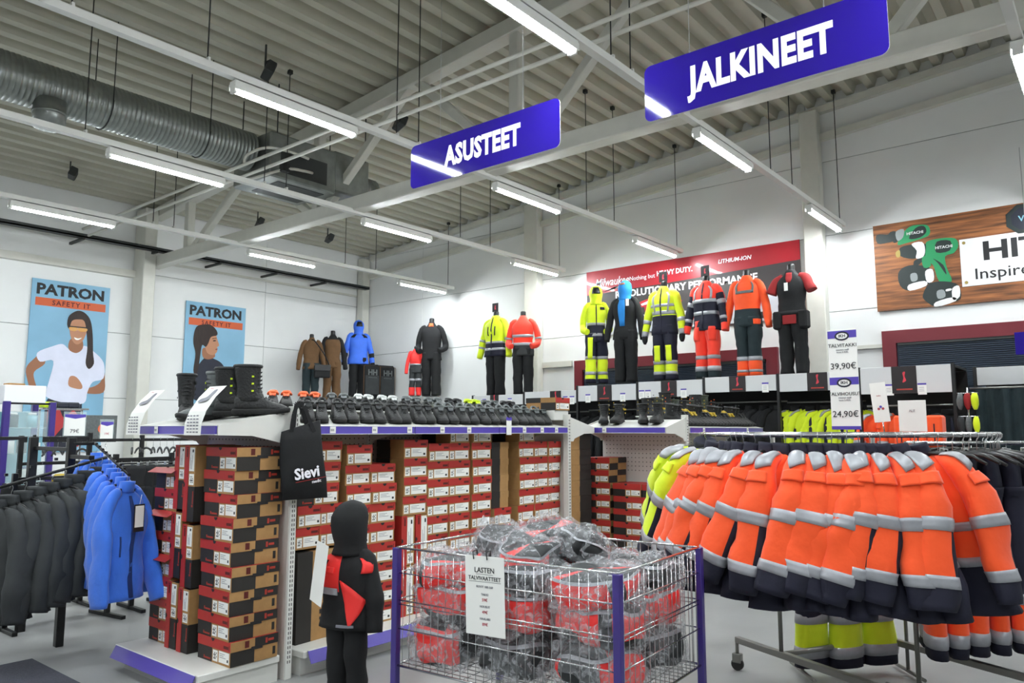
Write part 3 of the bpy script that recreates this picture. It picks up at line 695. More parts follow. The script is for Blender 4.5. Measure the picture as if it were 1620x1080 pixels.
# boxes stood on end between the stacks
for cv, zs, nm in ((5.065, [.165, .62, 1.07], 'left'), (4.91 - .0, [.165, .575, 1.0], 'right')):
    for j, z in enumerate(zs):
        h_ = .43 if nm == 'left' else .405
        if nm == 'right' and j == 2: h_ = .5
        M_ = T(2.78 + JIT(.008), cv, z + h_ / 2) @ Matrix.Rotation(FACEU, 4, 'Z') @ Matrix.Rotation(R(-90), 4, 'Y') @ Matrix.Translation((0, 0, -.066))
        shoe_box('boot box stood on end, %s of the %s upright column' % (('bottom', 'middle', 'top')[j], nm), M_, h_ - .004, .33, .138, 'boot', 'boot boxes stood on end')
# long side columns
cols = [(3.27, .20, 4, .62, 'first'), (3.47, .20, 4, .62, None), (3.70, .235, 9, 0, 'third'), (3.95, .235, 8, 0, None), (4.28, .25, 4, .77, None), (4.54, .245, 9, 0, None), (4.80, .25, 10, 0, None), (5.08, .25, 10, 0, None), (5.36, .24, 5, 0, None), (5.72, .235, 10, 0, None), (5.96, .225, 9, 0, None), (6.17, .2, 9, 0, None)]
GB = 'red lidded shoe boxes under the long gondola'
for ci, (u, w_, n, zb, _) in enumerate(cols):
    for i in range(n):
        z = .165 + zb + i * .1475 - (0 if zb else 0)
        if ci in (0, 1) and i >= 2: continue
        lab = 'red lidded box, %s up, %s column from left under long gondola' % (nth(i), nth(ci))
        lean = (.0, 0, 0, -.05, 0, 0)[ci] if ci < 6 else 0
        shoe_box(lab, T(u + JIT(.006) + lean * .0, 4.67 + JIT(.012), z, JIT(.03) + (R(-3) if ci == 3 else 0)), w_, .33, .1465, 'plain', GB)
for i in range(3):
    shoe_box('wide boot box, %s up above the small boxes beside the left upright' % nth(i), T(3.33 + i * .01, 4.67, .165 + .62 + (2 + i) * .1475, JIT(.01)), .38, .33, .1465, 'boot', 'wide boot boxes under the black tote bag')
for i in range(4):   # boxes stood on end, two columns by two
    u = 4.215 + .15 * (i % 2); z = .165 + .385 * (i // 2) + .19
    M_ = T(u, 4.67, z) @ Matrix.Rotation(R(-90), 4, 'Y') @ Matrix.Translation((0, 0, -.065))
    shoe_box('shoe box stood on end, %s %s of four under the long gondola' % (('lower', 'upper')[i // 2], ('left', 'right')[i % 2]), M_, .378, .33, .14, 'plain', 'shoe boxes stood on end under the gondola')
for i in range(4):   # long sides outward behind
    shoe_box('brown and black shoe box turned sideways, %s up behind the last gap' % nth(i), T(5.36, 4.68, .165 + (5 + i) * .1475, R(90)), .3, .235, .1465, 'brown', 'sideways shoe boxes in the gap')
for i, z in enumerate((.17, .47)):
    c = thing('carton', 'plain brown carton with black panel, %s of two beside the left upright' % ('lower', 'upper')[i], 'carton', T(3.36, 4.66, z - .004, R(4)), 'brown cartons beside the left upright')
    b = MB(); b.box(-.2, -.17, 0, -.07, .17, .3, 'box_black'); b.box(-.07, -.17, 0, .2, .17, .3, 'kraft'); b.build('carton_body', c)
    b = MB(); [b.box(-.0 + q * .035, -.171, .17, .022 + q * .035, -.17, .2 - (q % 2) * .01, 'box_black') for q in range(4)]; [b.box(q * .035, -.171, .13, .015 + q * .035, -.17, .15, 'box_black') for q in range(3)]; b.build('printed_symbols', c)
    b = MB(); b.box(-.2, -.012, .3, .2, .012, .3008, 'label'); b.build('tape', c)
# far end shelf: sides seen; second gondola's end shelf
for i in range(9):
    shoe_box('brown and black box, %s up on the far end shelf' % nth(i), T(6.53, 4.58, .165 + i * .155, R(-90) + JIT(.02)), .26, .42, .153, 'boot' if 0 else 'brown', 'boxes on the far end shelf')
for c_, (v, w_, n, top) in enumerate(((4.42, .30, 9, 0), (4.06, .33, 7, 0), (3.74, .29, 7, 0))):
    for i in range(n):
        shoe_box('flat red box, %s up in the %s stack behind the lime jackets' % (nth(i), ('left', 'middle', 'right')[c_]), T(6.98 + JIT(.01), v, .165 + i * .128 + .0, FACEU + JIT(.03)), w_, .33, .127, 'slim', 'flat boxes on the second end shelf')
shoe_box('single red lidded shoe box lying on top of the long gondola', T(6.22, 4.62, 1.80, R(2)), .25, .36, .125, 'rev', 'box left on the gondola top')
b = MB(); b.rbox(6.1, 4.45, 1.70, 6.34, 4.8, 1.7999, 'shelf', .004); tag(b.build('display_block'), 'white display block under the single box on the gondola', 'block')

# ------------------------------------------------------------ shoes
def shoe_parts(kind, upper, accent, seed=0):
    L = .15
    sec = [(-.149, .018, .03), (-.135, .038, .046), (-.11, .047, .058), (-.07, .05, .068), (-.03, .047, .085), (.01, .042, .102), (.05, .039, .112), (.09, .039, .116), (.125, .038, .112), (.146, .03, .1), (.151, .012, .07)]
    sole = MB(); n = 16
    out = cr([(0, -.156, 0), (.035, -.145, 0), (.053, -.09, 0), (.046, -.01, 0), (.042, .06, 0), (.043, .12, 0), (.028, .155, 0), (0, .16, 0), (-.028, .155, 0), (-.043, .12, 0), (-.042, .06, 0), (-.046, -.01, 0), (-.053, -.09, 0), (-.035, -.145, 0)], 3)
    pts = [(p.x, p.y) for p in out]
    def srings():
        R_ = []
        for z, k in ((0, .93), (.006, 1), (.022, 1.02), (.03, .98)):
            R_.append([sole.vert((x * k, y * k, z + (.012 * max(0, (-y - .08) / .08) ** 2 if y < -.08 else 0))) for x, y in pts])
        return R_
    sole.skin(srings(), 'sole', True, True)
    for q in range(9): sole.box(-.05, -.13 + q * .03, 0, .05, -.122 + q * .03, .003, 'sole')
    up = MB(); rings = []
    for y, w_, h in sec:
        ring = []
        for k in range(n):
            a = math.pi * (k / (n - 1)); c, s_ = math.cos(a), math.sin(a)
            wr = noise.noise(Vector((y * 40, a * 3, seed))) * .002
            ring.append(up.vert((math.copysign(abs(c) ** .75, c) * (w_ + wr), y, .022 + (h - .022) * max(0, s_) ** .7)))
        rings.append(ring)
    up.skin(rings, upper, True, True)
    acc = MB()
    # tongue
    acc.x = T(0, .0, 0); acc.prism([(-.02, 0), (.02, 0), (.024, .05), (.016, .068), (-.016, .068), (-.024, .05)], 0, .012, accent) if 0 else None
    t = MB(); t.x = T(0, -.012, .093, 0, R(38)); t.prism([(-.02, 0), (.02, 0), (.024, .03), (.016, .042), (-.016, .042), (-.024, .03)], -.006, .008, accent)
    lace = MB()
    for q in range(5):
        y = -.055 + q * .018; z = .072 + q * .0095
        lace.tube([(-.024, y, z - .006), (0, y - .004, z + .007), (.024, y, z - .006)], .003, 'lace', 5)
    col = MB(); ringp = [(.034 * math.cos(a), .072 + .058 * math.sin(a), .113 + .012 * abs(math.sin(a)) + (.012 if math.sin(a) > .5 else 0)) for a in [2 * math.pi * q / 14 for q in range(15)]]
    col.tube(ringp, .011, accent if accent != 'lace' else upper, 6, False); col.poly([(p[0], p[1]) for p in ringp[:-1]], .112, 'lace')
    parts = [('sole', sole), ('upper', up), ('laces', lace)]
    if kind == 'low': parts += [('collar', col), ('tongue', t)]
    if kind in ('boot', 'mid'):
        H = .27 if kind == 'boot' else .19
        sh = MB(); S = Sweep([(0, .062, .075, .042, .085), (0, .075, .075 + (H - .075) * .35, .044, .066), (0, .082, .075 + (H - .075) * .7, .05, .07), (0, .084, H, .054, .074)], n=14, seed=seed, wr=.003, p=2.2, flat=True); S.add(sh, upper, steps=8)
        parts.append(('shaft', sh)); l2 = MB()
        for q in range(int((H - .1) / .022)):
            z = .1 + q * .022; y = .003 + (z - .1) * .05
            l2.tube([(-.026, y + .012, z), (0, y - .004, z + .006), (.026, y + .012, z)], .003, 'lace', 5)
        for q in range(6): l2.cbox(-.05 + .1 * (q % 2), .04, .13 + q * .02, .004, .012, .01, accent)
        parts.append(('shaft_laces', l2))
        cu = MB(); cu.tube([(.052 * math.cos(a), .084 + .072 * math.sin(a), H) for a in [2 * math.pi * q / 14 for q in range(15)]], .011, upper, 6, False); cu.prism([(-.014, 0)] * 0 or [(.04 * math.cos(a), .084 + .06 * math.sin(a)) for a in [2 * math.pi * q / 12 for q in range(12)]], H - .006, H - .003, 'lace'); parts.append(('padded_collar', cu))
        pt = MB(); pt.x = T(.051, .09, H - .055); pt.rbox(-.002, -.045, -.0, .006, .03, .018, accent, .002); pt.rbox(-.002, .0, -.035, .005, .022, -.022, accent, .002); parts.append(('side_patch', pt))
    return [(n_, m_.mesh(n_)) for n_, m_ in parts]
SV = {}
def shoe(name, label, kind, upper, accent, M_, group, cat='shoe'):
    k = (kind, upper, accent)
    if k not in SV: SV[k] = shoe_parts(kind, upper, accent, len(SV))
    t = thing(name, label, cat, M_, group)
    for n_, me in SV[k]: obj(n_, me, t)
    return t
def shelf_z(frontpos, y): return 1.63 + math.tan(SLOPE) * (y - frontpos)
# front row, long gondola
styles = [('shoe', 'shoe_orange', 'orange tongue'), ('shoe', 'shoe_orange', 'orange tongue'), ('shoe', 'shoe_grey', 'grey tongue'), ('shoe', 'shoe_white', 'white tongue'), ('shoe', 'shoe_white', 'white tongue'), ('shoe', 'shoe_grey', 'grey tongue'), ('shoe_olive', 'shoe_grey', 'olive upper'), ('shoe', 'lace', 'black tongue'), ('shoe_olive', 'shoe_lime', 'olive upper'), ('shoe', 'shoe_grey', 'grey tongue'), ('shoe', 'lace', 'black tongue'), ('shoe', 'shoe_white', 'white tongue')]
def row(vy, z0, n, u0, u1, yaw, lab, sc_=1, off=0, face=0, tilt=SLOPE):
    for i in range(n):
        up, ac, tx = styles[(i + off) % len(styles)] if off else (('shoe', 'lace', '') if i < 5 else ('shoe', 'shoe_grey', ''))
        for s_ in (0, 1):
            u = u0 + (u1 - u0) * (i + .5) / n + (s_ - .5) * .118
            M_ = T(u, vy, z0, R(yaw) + JIT(.08) + (math.pi if face else 0), tilt if not face else 0, 0, 1.0)
            shoe('safety_shoe', '%s shoe, %s pair from left, %s' % (('left', 'right')[s_], nth(i), lab), 'low', up, ac, M_, 'safety shoes, ' + lab)
row(4.56, shelf_z(4.37, 4.56) + .008, 11, 3.2, 6.14, -32, 'front row over the long purple rail')
row(4.93, 1.759, 11, 3.15, 6.12, -32, 'raised back step of the long gondola', off=12, tilt=0)
row(5.28, shelf_z(4.37, 4.56), 11, 3.15, 6.14, 0, 'far side of the long gondola', off=3, face=1, tilt=0)
for i, (u, v, kind, up, ac, yaw, lb) in enumerate(((2.72, 5.22, 'boot', 'shoe', 'lace', -25, 'tall black winter boot, leftmost on the left end shelf'), (2.76, 5.02, 'boot', 'shoe', 'shoe_lime', -75, 'black winter boot with a lime patch beside the leftmost boot'), (2.66, 4.86, 'boot', 'shoe_grey', 'shoe_grey', -95, 'grey furred boot behind the folded price leaflet'),
        (2.80, 4.64, 'boot', 'shoe', 'shoe_lime', 35, 'tall black boot with lime specks, left of the matching pair at the shelf end'), (2.86, 4.49, 'boot', 'shoe', 'shoe_lime', 42, 'tall black boot with lime cuff, right of the matching pair at the shelf end'), (2.92, 5.32, 'mid', 'shoe', 'shoe_grey', -80, 'lower black boot at the back of the left end shelf'))):
    shoe('work_boot', lb, kind, up, ac, T(u, v, 1.63 + math.tan(SLOPE) * (u - 2.49) + .004, R(yaw), 0, 0, 1.18), 'boots on the left end shelf', 'boot')
for i, (v, up, ac) in enumerate(((4.44, 'shoe', 'shoe_yellow'), (4.27, 'shoe', 'shoe_yellow'), (3.96, 'shoe', 'shoe_yellow'), (3.80, 'shoe', 'shoe_yellow'))):
    shoe('hiking_shoe', 'black mid hiking shoe with yellow trim, %s from the left on the second end shelf' % nth(i), 'mid', up, ac, T(6.99, v, 1.63 + math.tan(SLOPE) * .2 + .004, R(-75 if i % 2 else -60), 0, 0, 1.05), 'hiking shoes on the second end shelf')
for i in range(11):
    for s_ in (0, 1):
        shoe('safety_shoe', '%s dark shoe, %s pair along the second gondola front' % (('left', 'right')[s_], nth(i)), 'low' if i % 3 else 'mid', 'shoe', ('shoe_grey', 'lace', 'shoe_yellow')[i % 3], T(7.45 + i * .17 + s_ * .09 - .045, 3.80, shelf_z(3.6, 3.8) + .003, JIT(.08), SLOPE), 'dark shoes on the second gondola')
for i in range(9):
    shoe('work_boot', 'black boot, %s from the left on the back step of the second gondola' % nth(i), 'boot' if i in (2, 6, 7) else 'mid', ('shoe', 'shoe_olive')[i % 2], ('shoe_grey', 'shoe_yellow', 'shoe_orange')[i % 3], T(7.5 + i * .2, 4.11, 1.759, JIT(.2)), 'boots on the second gondola step', 'boot')
# folded price leaflets on the left end shelf
def leaflet(v, w_, label, zb=1.57, zt=1.88, u0=2.40, u1=2.56):
    t = thing('price_leaflet', label, 'leaflet', group='white price leaflets over the boot shelf'); b = MB()
    prof = [(u0, zb), (u0 + .002, zb + .07), (u0 + .03, zb + .15), (u0 + .09, zb + .24), (u1, zt)]
    P = [b.vert((u, vv, z)) for u, z in prof for vv in (v + w_ / 2, v - w_ / 2)]; Q = [b.vert((u + .003, vv, z)) for u, z in prof for vv in (v + w_ / 2, v - w_ / 2)]
    for i in range(4): b.face((P[2 * i], P[2 * i + 2], P[2 * i + 3], P[2 * i + 1])[::-1], 'label'); b.face((Q[2 * i], Q[2 * i + 2], Q[2 * i + 3], Q[2 * i + 1]), 'label'); b.face((P[2*i], Q[2*i], Q[2*i+2], P[2*i+2]), 'label'); b.face((P[2*i+1], P[2*i+3], Q[2*i+3], Q[2*i+1]), 'label')
    b.build('sheet', t)
    # print lying on the upper slanted part
    d = Vector((prof[4][0] - prof[3][0], 0, prof[4][1] - prof[3][1])).normalized(); x_ = Vector((0, -1, 0)); n_ = x_.cross(d)
    o = Vector((prof[3][0], v, prof[3][1])) + n_ * .0015
    mm = Matrix(((x_.x, d.x, n_.x, o.x), (x_.y, d.y, n_.y, o.y), (x_.z, d.z, n_.z, o.z), (0, 0, 0, 1)))
    p = MB(); p.poly([(q.x, q.y) for q in cr([(-.05, -.05, 0), (.03, -.04, 0), (.05, -.02, 0), (.05, .06, 0), (.01, .06, 0), (.0, .0, 0), (-.05, -.02, 0)], 3)], 0, 'ink_grey'); p.poly([(-.06, .075), (-.02, .075), (-.02, .08), (-.06, .08)], 0, 'ink_red')
    p.build('printed_boot', t, mm)
    p = MB()
    for q in range(6):
        z = zb + .015 + q * .02; [p.box(u0 - .001, v - .07 + k * .037, z, u0 + .0005, v - .045 + k * .037, z + .008, 'ink_grey') for k in range(4)]
    p.build('printed_rows', t)
leaflet(5.32, .2, 'curled white price leaflet at the left corner of the boot shelf')
leaflet(4.52, .2, 'curled white price leaflet at the right corner of the boot shelf')
t = thing('price_card', 'small white price card standing on the long gondola rail', 'price card', FV(5.27, 4.35, 1.6)); b = MB(); b.rbox(-.035, -.04, 0, .035, .09, .003, 'label', .001); b.build('card', t); b = MB(); b.prism(cr([(-.035, .09, 0), (.035, .09, 0), (.03, .12, 0), (0, .11, 0), (-.03, .12, 0)], 3), 0, .003, 'purple'); b.build('blue_header', t)
# tote bag
tb = thing('tote_bag', 'black cloth tote bag lettered Sievi, hung from the shelf upright', 'bag', T(3.06, 4.33, 1.15, R(-8)))
b = MB(); rings = []
for j, (z, w_, d, dx) in enumerate(((0, .165, .012, .03), (.12, .165, .022, .02), (.25, .16, .028, 0.0), (.38, .15, .018, -.01), (.48, .14, .010, -.015))):
    rings.append([b.vert((dx + (w_ * math.cos(a) if abs(math.cos(a)) < 2 else 0), -.03 + d * math.sin(a) * 1.2 + noise.noise(Vector((z * 9, a, 1))) * .006, z + .0 + .04 * math.cos(a) * (z > .4))) for a in [2 * math.pi * k / 20 for k in range(20)]])
b.skin(rings, 'black_cloth', True, True); b.build('bag_body', tb)
for x, y0 in ((-.0, -.045), (.0, -.012)):
    b = MB()
    pl = cr([(-.09, y0, .44), (-.075, y0, .56), (-.04, y0, .63), (.0, y0, .60), (.045, y0, .5), (.075, y0, .44)] if y0 < -.03 else [(-.06, y0, .44), (-.05, y0, .58), (-.04, y0, .63), (-.01, y0, .6), (.03, y0, .5), (.05, y0, .44)], 4, False)
    for i in range(len(pl) - 1):
        a, c = pl[i], pl[i + 1]; d = (c - a).normalized(); nrm = Vector((-d.z, 0, d.x)) * .013
        ids = [b.vert(q) for q in (a - nrm, a + nrm, c + nrm, c - nrm)] + [b.vert(q + Vector((0, .004, 0))) for q in (a - nrm, a + nrm, c + nrm, c - nrm)]
        for f in ((0, 1, 2, 3), (7, 6, 5, 4), (0, 4, 5, 1), (1, 5, 6, 2), (2, 6, 7, 3), (3, 7, 4, 0)): b.face([ids[k] for k in f], 'black_cloth')
    b.build('handle', tb)
obj('lettering', text_mesh('Sievi', .10, 'letter', bold=.03, sx=1.0), tb, FV(.02, -.068, .17) @ Matrix.Rotation(R(8), 4, 'Z'))
b = MB(); b.x = FV(.05, -.067, .125) @ Matrix.Rotation(R(8), 4, 'Z'); b.poly([(-.11, 0), (.11, 0), (.11, .003), (-.11, .003)], 0, 'box_red'); b.build('red_underline', tb)
obj('lettering', text_mesh('medic', .028, 'letter', bold=.02), tb, FV(.09, -.067, .115) @ Matrix.Rotation(R(8), 4, 'Z'))
b = MB(); b.tube([(3.05, 4.385, 1.75), (3.05, 4.3, 1.75), (3.05, 4.28, 1.775)], .004, 'hook', 6); tag(b.build('display_hook'), 'short steel hook the black tote bag hangs from', 'hook')
# ------------------------------------------------------------ garments
def spt(S, th, t, off):      # point on a sweep surface
    q = S.at(t); e = .02; a = Vector(S.at(t - e)[:3]); b = Vector(S.at(t + e)[:3]); d = (b - a).normalized()
    if S.flat: X = Vector((1, 0, 0)); Y = Vector((0, 1, 0))
    else: Y = d.cross(S.ref).normalized(); X = Y.cross(d).normalized()
    c, s_ = math.cos(th), math.sin(th)
    cx = math.copysign(abs(c) ** (2 / S.p), c); cy = math.copysign(abs(s_) ** (2 / S.p), s_)
    pt = Vector(q[:3]) + X * cx * q[3] + Y * cy * q[4]
    w_ = noise.noise(Vector((pt.x * 9 + S.seed * 7.3, pt.y * 9, pt.z * 7))) * S.wr * 2 + noise.noise(Vector((pt.x * 3, pt.y * 3 + S.seed * 3.1, pt.z * 16))) * S.wr
    return pt + (X * c + Y * s_) * (off + w_)
def patch(S, poly, off, m, mb):
    """patch laid on a garment: poly of (angle deg, t) quad corners a,b,c,d; or a triangle when c==d"""
    a, b_, c, d = poly; N = 6; g = []
    for i in range(N + 1):
        r = []
        for j in range(N + 1):
            u, v = i / N, j / N
            an = (a[0] * (1 - u) + b_[0] * u) * (1 - v) + (d[0] * (1 - u) + c[0] * u) * v
            t = (a[1] * (1 - u) + b_[1] * u) * (1 - v) + (d[1] * (1 - u) + c[1] * u) * v
            r.append((mb.vert(spt(S, R(an), t, off)), mb.vert(spt(S, R(an), t, off - .012))))
        g.append(r)
    for i in range(N):
        for j in range(N):
            mb.face((g[i][j][0], g[i + 1][j][0], g[i + 1][j + 1][0], g[i][j + 1][0]), m, True)
    for seq in ([g[i][0] for i in range(N + 1)], [g[N][j] for j in range(N + 1)], [g[N - i][N] for i in range(N + 1)], [g[0][N - j] for j in range(N + 1)]):
        for i in range(N): mb.face((seq[i][0], seq[i][1], seq[i + 1][1], seq[i + 1][0]), m)
def hanger_meshes():
    h = MB(); h.tube(cr([(-.012, 0, -.01), (.018, 0, .02), (.0, 0, .042), (-.018, 0, .025)], 4, False)[::-1] + [Vector((.0, 0, -.02)), Vector((0, 0, -.075))] if 0 else [(-.017, 0, .012), (-.015, 0, .022), (-.006, 0, .032), (.006, 0, .032), (.016, 0, .022), (.014, 0, .006), (.002, 0, -.012), (0, 0, -.08)], .0022, 'hook', 6, True)
    b = MB(); b.tube([(-.2, 0, -.135), (-.12, 0, -.095), (-.03, 0, -.078), (.03, 0, -.078), (.12, 0, -.095), (.2, 0, -.135)], [.008, .011, .012, .012, .011, .008], 'dark_form', 8)
    return h.mesh('hook'), b.mesh('shoulder_bar')
HH, HB = hanger_meshes()
def hanger(M_, label, group):
    t = thing('clothes_hanger', label, 'hanger', M_, group); obj('hook', HH, t); obj('shoulder_bar', HB, t); return t
JC = {}
def jacket_parts(style, seed):
    k = (style, seed)
    if k in JC: return JC[k]
    out = []
    n = 18
    zs = [-.085 - .80 * i / 10 for i in range(11)]
    rx = [.06, .17, .23, .245, .245, .245, .25, .255, .262, .268, .272]; ry = [.045, .06, .075, .085, .09, .09, .09, .09, .09, .092, .095]
    if style in ('fleece', 'softshell'): L = .70 if style == 'fleece' else .74; zs = [-.085 - L * i / 10 for i in range(11)]
    S = Sweep([(noise.noise(Vector((i, seed, 0))) * .01, noise.noise(Vector((i, seed, 5))) * .015, zs[i], rx[i], ry[i]) for i in range(11)], n=n, seed=seed, wr=.013, flat=True)
    def sleeve(sd):
        j = noise.noise(Vector((seed * 2.3, sd, 1))) * .04; j2 = noise.noise(Vector((seed * 1.3, sd, 7))) * .14
        return Sweep([(sd * .10, 0, -.10, .02, .022), (sd * .185, .0, -.15, .045, .045), (sd * .245, -.0, -.27, .055, .07), (sd * (.275 + j), -.015 + j2 * .3, -.41, .058, .088), (sd * (.29 + j), -.04 + j2 * .7, -.56, .056, .092), (sd * (.30 + j), -.065 + j2, -.70, .05, .085), (sd * (.295 + j), -.085 + j2 * 1.3, -.81, .045, .07)], ref=(1, 0, 0), n=18, seed=seed + sd * 5, wr=.012)
    main, low, band = {'orange': ('hv_orange', 'navy', True), 'lime': ('hv_lime', 'navy', True), 'fleece': ('fleece', 'fleece', False), 'softshell': ('charcoal', 'charcoal', False), 'black': ('black_cloth', 'black_cloth', False), 'limefront': ('hv_lime', 'black_cloth', True), 'red': ('hv_orange', 'black_cloth', True)}[style]
    b = MB(); S.add(b, main, steps=20, zones=[(.70, low)] if band else [(.0, 'charcoal' if style == 'softshell' else main)]); out.append(('jacket_body', b, None))
    c = MB(); C_ = Sweep([(0, 0, -.10, .075, .055), (0, -.005, -.06, .068, .055), (0, -.01, -.03, .066, .055)], n=14, seed=seed, wr=.004, flat=True); C_.add(c, low if style != 'fleece' else 'fleece', steps=3); out.append(('collar', c, None))
    for sd in (-1, 1):
        Z = sleeve(sd); s_ = MB()
        front = lambda k, n_: (k / n_) > .55
        zones = [(.84, low), (.56, low, lambda k, n_: .52 < k / n_ < .86)] if band else []
        if band: zones = [(.56, low, lambda k, n_: .52 < k / n_ < .86), (.84, low)]
        Z.add(s_, main, steps=18, zones=zones); out.append(('sleeve', s_, None))
        if band:
            for t0, t1 in ((.50, .565), (.785, .85)):
                r_ = MB(); Z.add(r_, 'reflect', t0, t1, off=.004, steps=3); out.append(('reflective_band', r_, 'sleeve%d' % sd))
            p = MB(); patch(Z, ((20, .10), (160, .10), (110, .30), (70, .30)) if 0 else ((-70 if sd > 0 else 110, .06), (60 if sd > 0 else 240, .06), (10 if sd > 0 else 190, .26), (-50 if sd > 0 else 130, .22)), .010, 'reflect', p); out.append(('shoulder_patch', p, None)); p = MB(); patch(Z, ((-40 if sd > 0 else 140, .27), (40 if sd > 0 else 220, .27), (40 if sd > 0 else 220, .335), (-40 if sd > 0 else 140, .335)), .014, main, p); out.append(('pocket_flap', p, None))
        if style == 'softshell':
            p = MB(); patch(Z, ((250, .3), (262, .3), (262, .42), (250, .42)), .011, 'shoe_orange', p); out.append(('orange_zip', p, None))
    if band:
        for t0, t1 in ((.43, .485), (.645, .70)):
            r_ = MB(); S.add(r_, 'reflect', t0, t1, off=.005, steps=2); out.append(('reflective_band', r_, None))
    z = MB(); patch(S, ((267, .06), (273, .06), (273, .97), (267, .97)), .013, {'fleece': 'fleece_dark', 'softshell': 'black_cloth'}.get(style, 'navy'), z); out.append(('front_zip', z, None))
    if style == 'fleece':
        z = MB(); patch(S, ((240, .42), (243, .42), (243, .6), (240, .6)), .011, 'fleece_dark', z); out.append(('pocket_zip', z, None))
    JC[k] = [(a, m_.mesh(a)) for a, m_, _ in out]
    return JC[k]
def jacket(name, label, style, seed, M_, group, cat='jacket', skip=()):
    t = thing(name, label, cat, M_, group)
    for n_, me in jacket_parts(style, seed):
        if n_ not in skip: obj(n_, me, t)
    return t
# ------------------------------------------------------------ round rack with hi-vis jackets
CX, CY, RR, ZR = 5.12, 1.476, .86, 1.575
rk = thing('round_clothes_rack', 'round chrome clothes rack on castors carrying the orange jackets', 'clothes rack', T(CX, CY, 0))
b = MB(); b.tube([(RR * math.cos(2 * math.pi * k / 64), RR * math.sin(2 * math.pi * k / 64), ZR) for k in range(65)], .0145, 'chrome', 10, False); b.build('ring_rail', rk)
base = [((-.04, .72), (-.62, -.58)), ((.78, .35), (.2, -.95))]
for i, (p, q) in enumerate(base):
    b = MB(); b.rbox(-.02, -.02, 0, .02, .02, (Vector(p) - Vector(q)).length, 'steel_dull', .003); d = (Vector(q) - Vector(p)).normalized()
    P = Vector((p[0], p[1], .20)); X = Vector((0, 0, 1)); D = Vector((d.x, d.y, 0)); Y = D.cross(X)
    b.v = [tuple(P + X * v[0] + Y * v[1] + D * v[2]) for v in b.v]; b.build('foot_bar', rk)
    for e in (p, q):
        b = MB(); b.tube([(e[0], e[1], .21), (e[0], e[1], .10)], .012, 'steel_dull', 8); b.x = T(e[0], e[1], 0); b.rbox(-.022, -.03, .05, .022, .03, .11, 'steel_dull', .004); b.build('castor_fork', rk)
        b = MB(); b.x = T(e[0], e[1], .04); b.tube([(-.014, 0, 0), (.014, 0, 0)], .04, 'rubber', 16); b.build('castor_wheel', rk)
mid = [(Vector(p) + Vector(q)) / 2 for p, q in base]; mid[0] = Vector((-.2, .36)); mid[1] = Vector((.58, -.05))
b = MB(); b.tube([(mid[0].x, mid[0].y, .2), (mid[1].x, mid[1].y, .2)], .018, 'steel_dull', 8); b.build('cross_bar', rk)
for m_ in mid:
    b = MB(); b.tube([(m_.x, m_.y, .2), (m_.x, m_.y, ZR)], .014, 'steel_dull', 8); b.build('post', rk)
    dd = Vector((m_.x, m_.y)).normalized() * RR
b = MB(); mm = (mid[1] - mid[0]).normalized(); c0 = mid[0] - mm * .45; c1 = mid[1] + mm * .30; b.tube([(c0.x, c0.y, ZR - .002), (c1.x, c1.y, ZR - .002)], .012, 'chrome', 8); b.build('top_bar', rk)
GJ = 'hi-vis jackets on the round rack'
A0 = 196.1
phis = [(-80, 'lime'), (-65, 'lime'), (-53, 'lime'), (-44, 'orange'), (-41, 'orange'), (-36, 'orange'), (-30, 'orange'), (-25, 'orange'), (-18, 'orange'), (-12, 'orange'), (-7, 'orange'), (-2, 'orange'), (2, 'orange'), (6, 'orange'), (10, 'orange'), (14, 'orange'), (18, 'orange'), (23, 'orange')]
li = oi = 0
for i, (ph, st) in enumerate(phis):
    a = R(A0 + ph + JIT(1.2)); x, y = CX + RR * math.cos(a), CY + RR * math.sin(a)
    if st == 'lime': lab = 'bright lime hi-vis jacket, %s of three lime ones on the round rack' % nth(li); li += 1
    else: lab = 'orange and navy hi-vis jacket, %s orange one from the left on the round rack' % nth(oi); oi += 1
    sc_ = 1.0 + JIT(.02)
    Mj = T(x, y, ZR - .018, a + JIT(.16) - (.25 if ph < -55 else 0) + (.45 if ph > 20 else 0), R(ph * (.5 if ph > 0 else .2 if ph > -55 else .42)) + JIT(.05), R(-7) + JIT(.03), sc_)
    jacket('hi_vis_jacket', lab, st, 11 + i % 7, Mj, GJ)
    hanger(Mj @ Matrix.Translation((0, 0, .0)), 'hook hanger inside the ' + lab.replace(' on the round rack', ''), 'hangers on the round rack')
for i in range(22):
    a = R(A0 + 34 + i * 4.6 + JIT(1)); x, y = CX + RR * math.cos(a), CY + RR * math.sin(a)
    hanger(T(x, y, ZR - .018, a, 0, JIT(.1)), 'empty hook hanger, %s round the right arc of the rack' % nth(i), 'empty hangers on the round rack')
# trousers
TC = {}
def trouser_parts(style, seed):
    k = (style, seed)
    if k in TC: return TC[k]
    out = []; main = 'navy' if style != 'black' else 'black_cloth'; band = {'orange': 'hv_orange', 'lime': 'hv_lime'}.get(style)
    W_ = Sweep([(0, 0, -.04, .21, .045), (0, 0, -.16, .215, .06), (0, 0, -.30, .215, .07)], n=18, seed=seed, wr=.006, flat=True, p=2.6)
    b = MB(); W_.add(b, main, steps=5); out.append(('waist_and_seat', b))
    for sd in (-1, 1):
        L = Sweep([(sd * .10, 0, -.24, .115, .068), (sd * .11, 0, -.5, .11, .065), (sd * .125, 0, -.8, .112, .06), (sd * .135, 0, -1.2, .12, .058)], n=14, seed=seed + sd, wr=.009, flat=True, p=2.6)
        b = MB(); L.add(b, main, steps=16, zones=[(.76, band), (.925, main)] if band else []); out.append(('trouser_leg', b))
        if band:
            for t0, t1 in ((.72, .765), (.87, .93)):
                r_ = MB(); L.add(r_, 'reflect', t0, t1, off=.004, steps=2); out.append(('reflective_band', r_))
    TC[k] = [(a, m_.mesh(a)) for a, m_ in out]
    return TC[k]
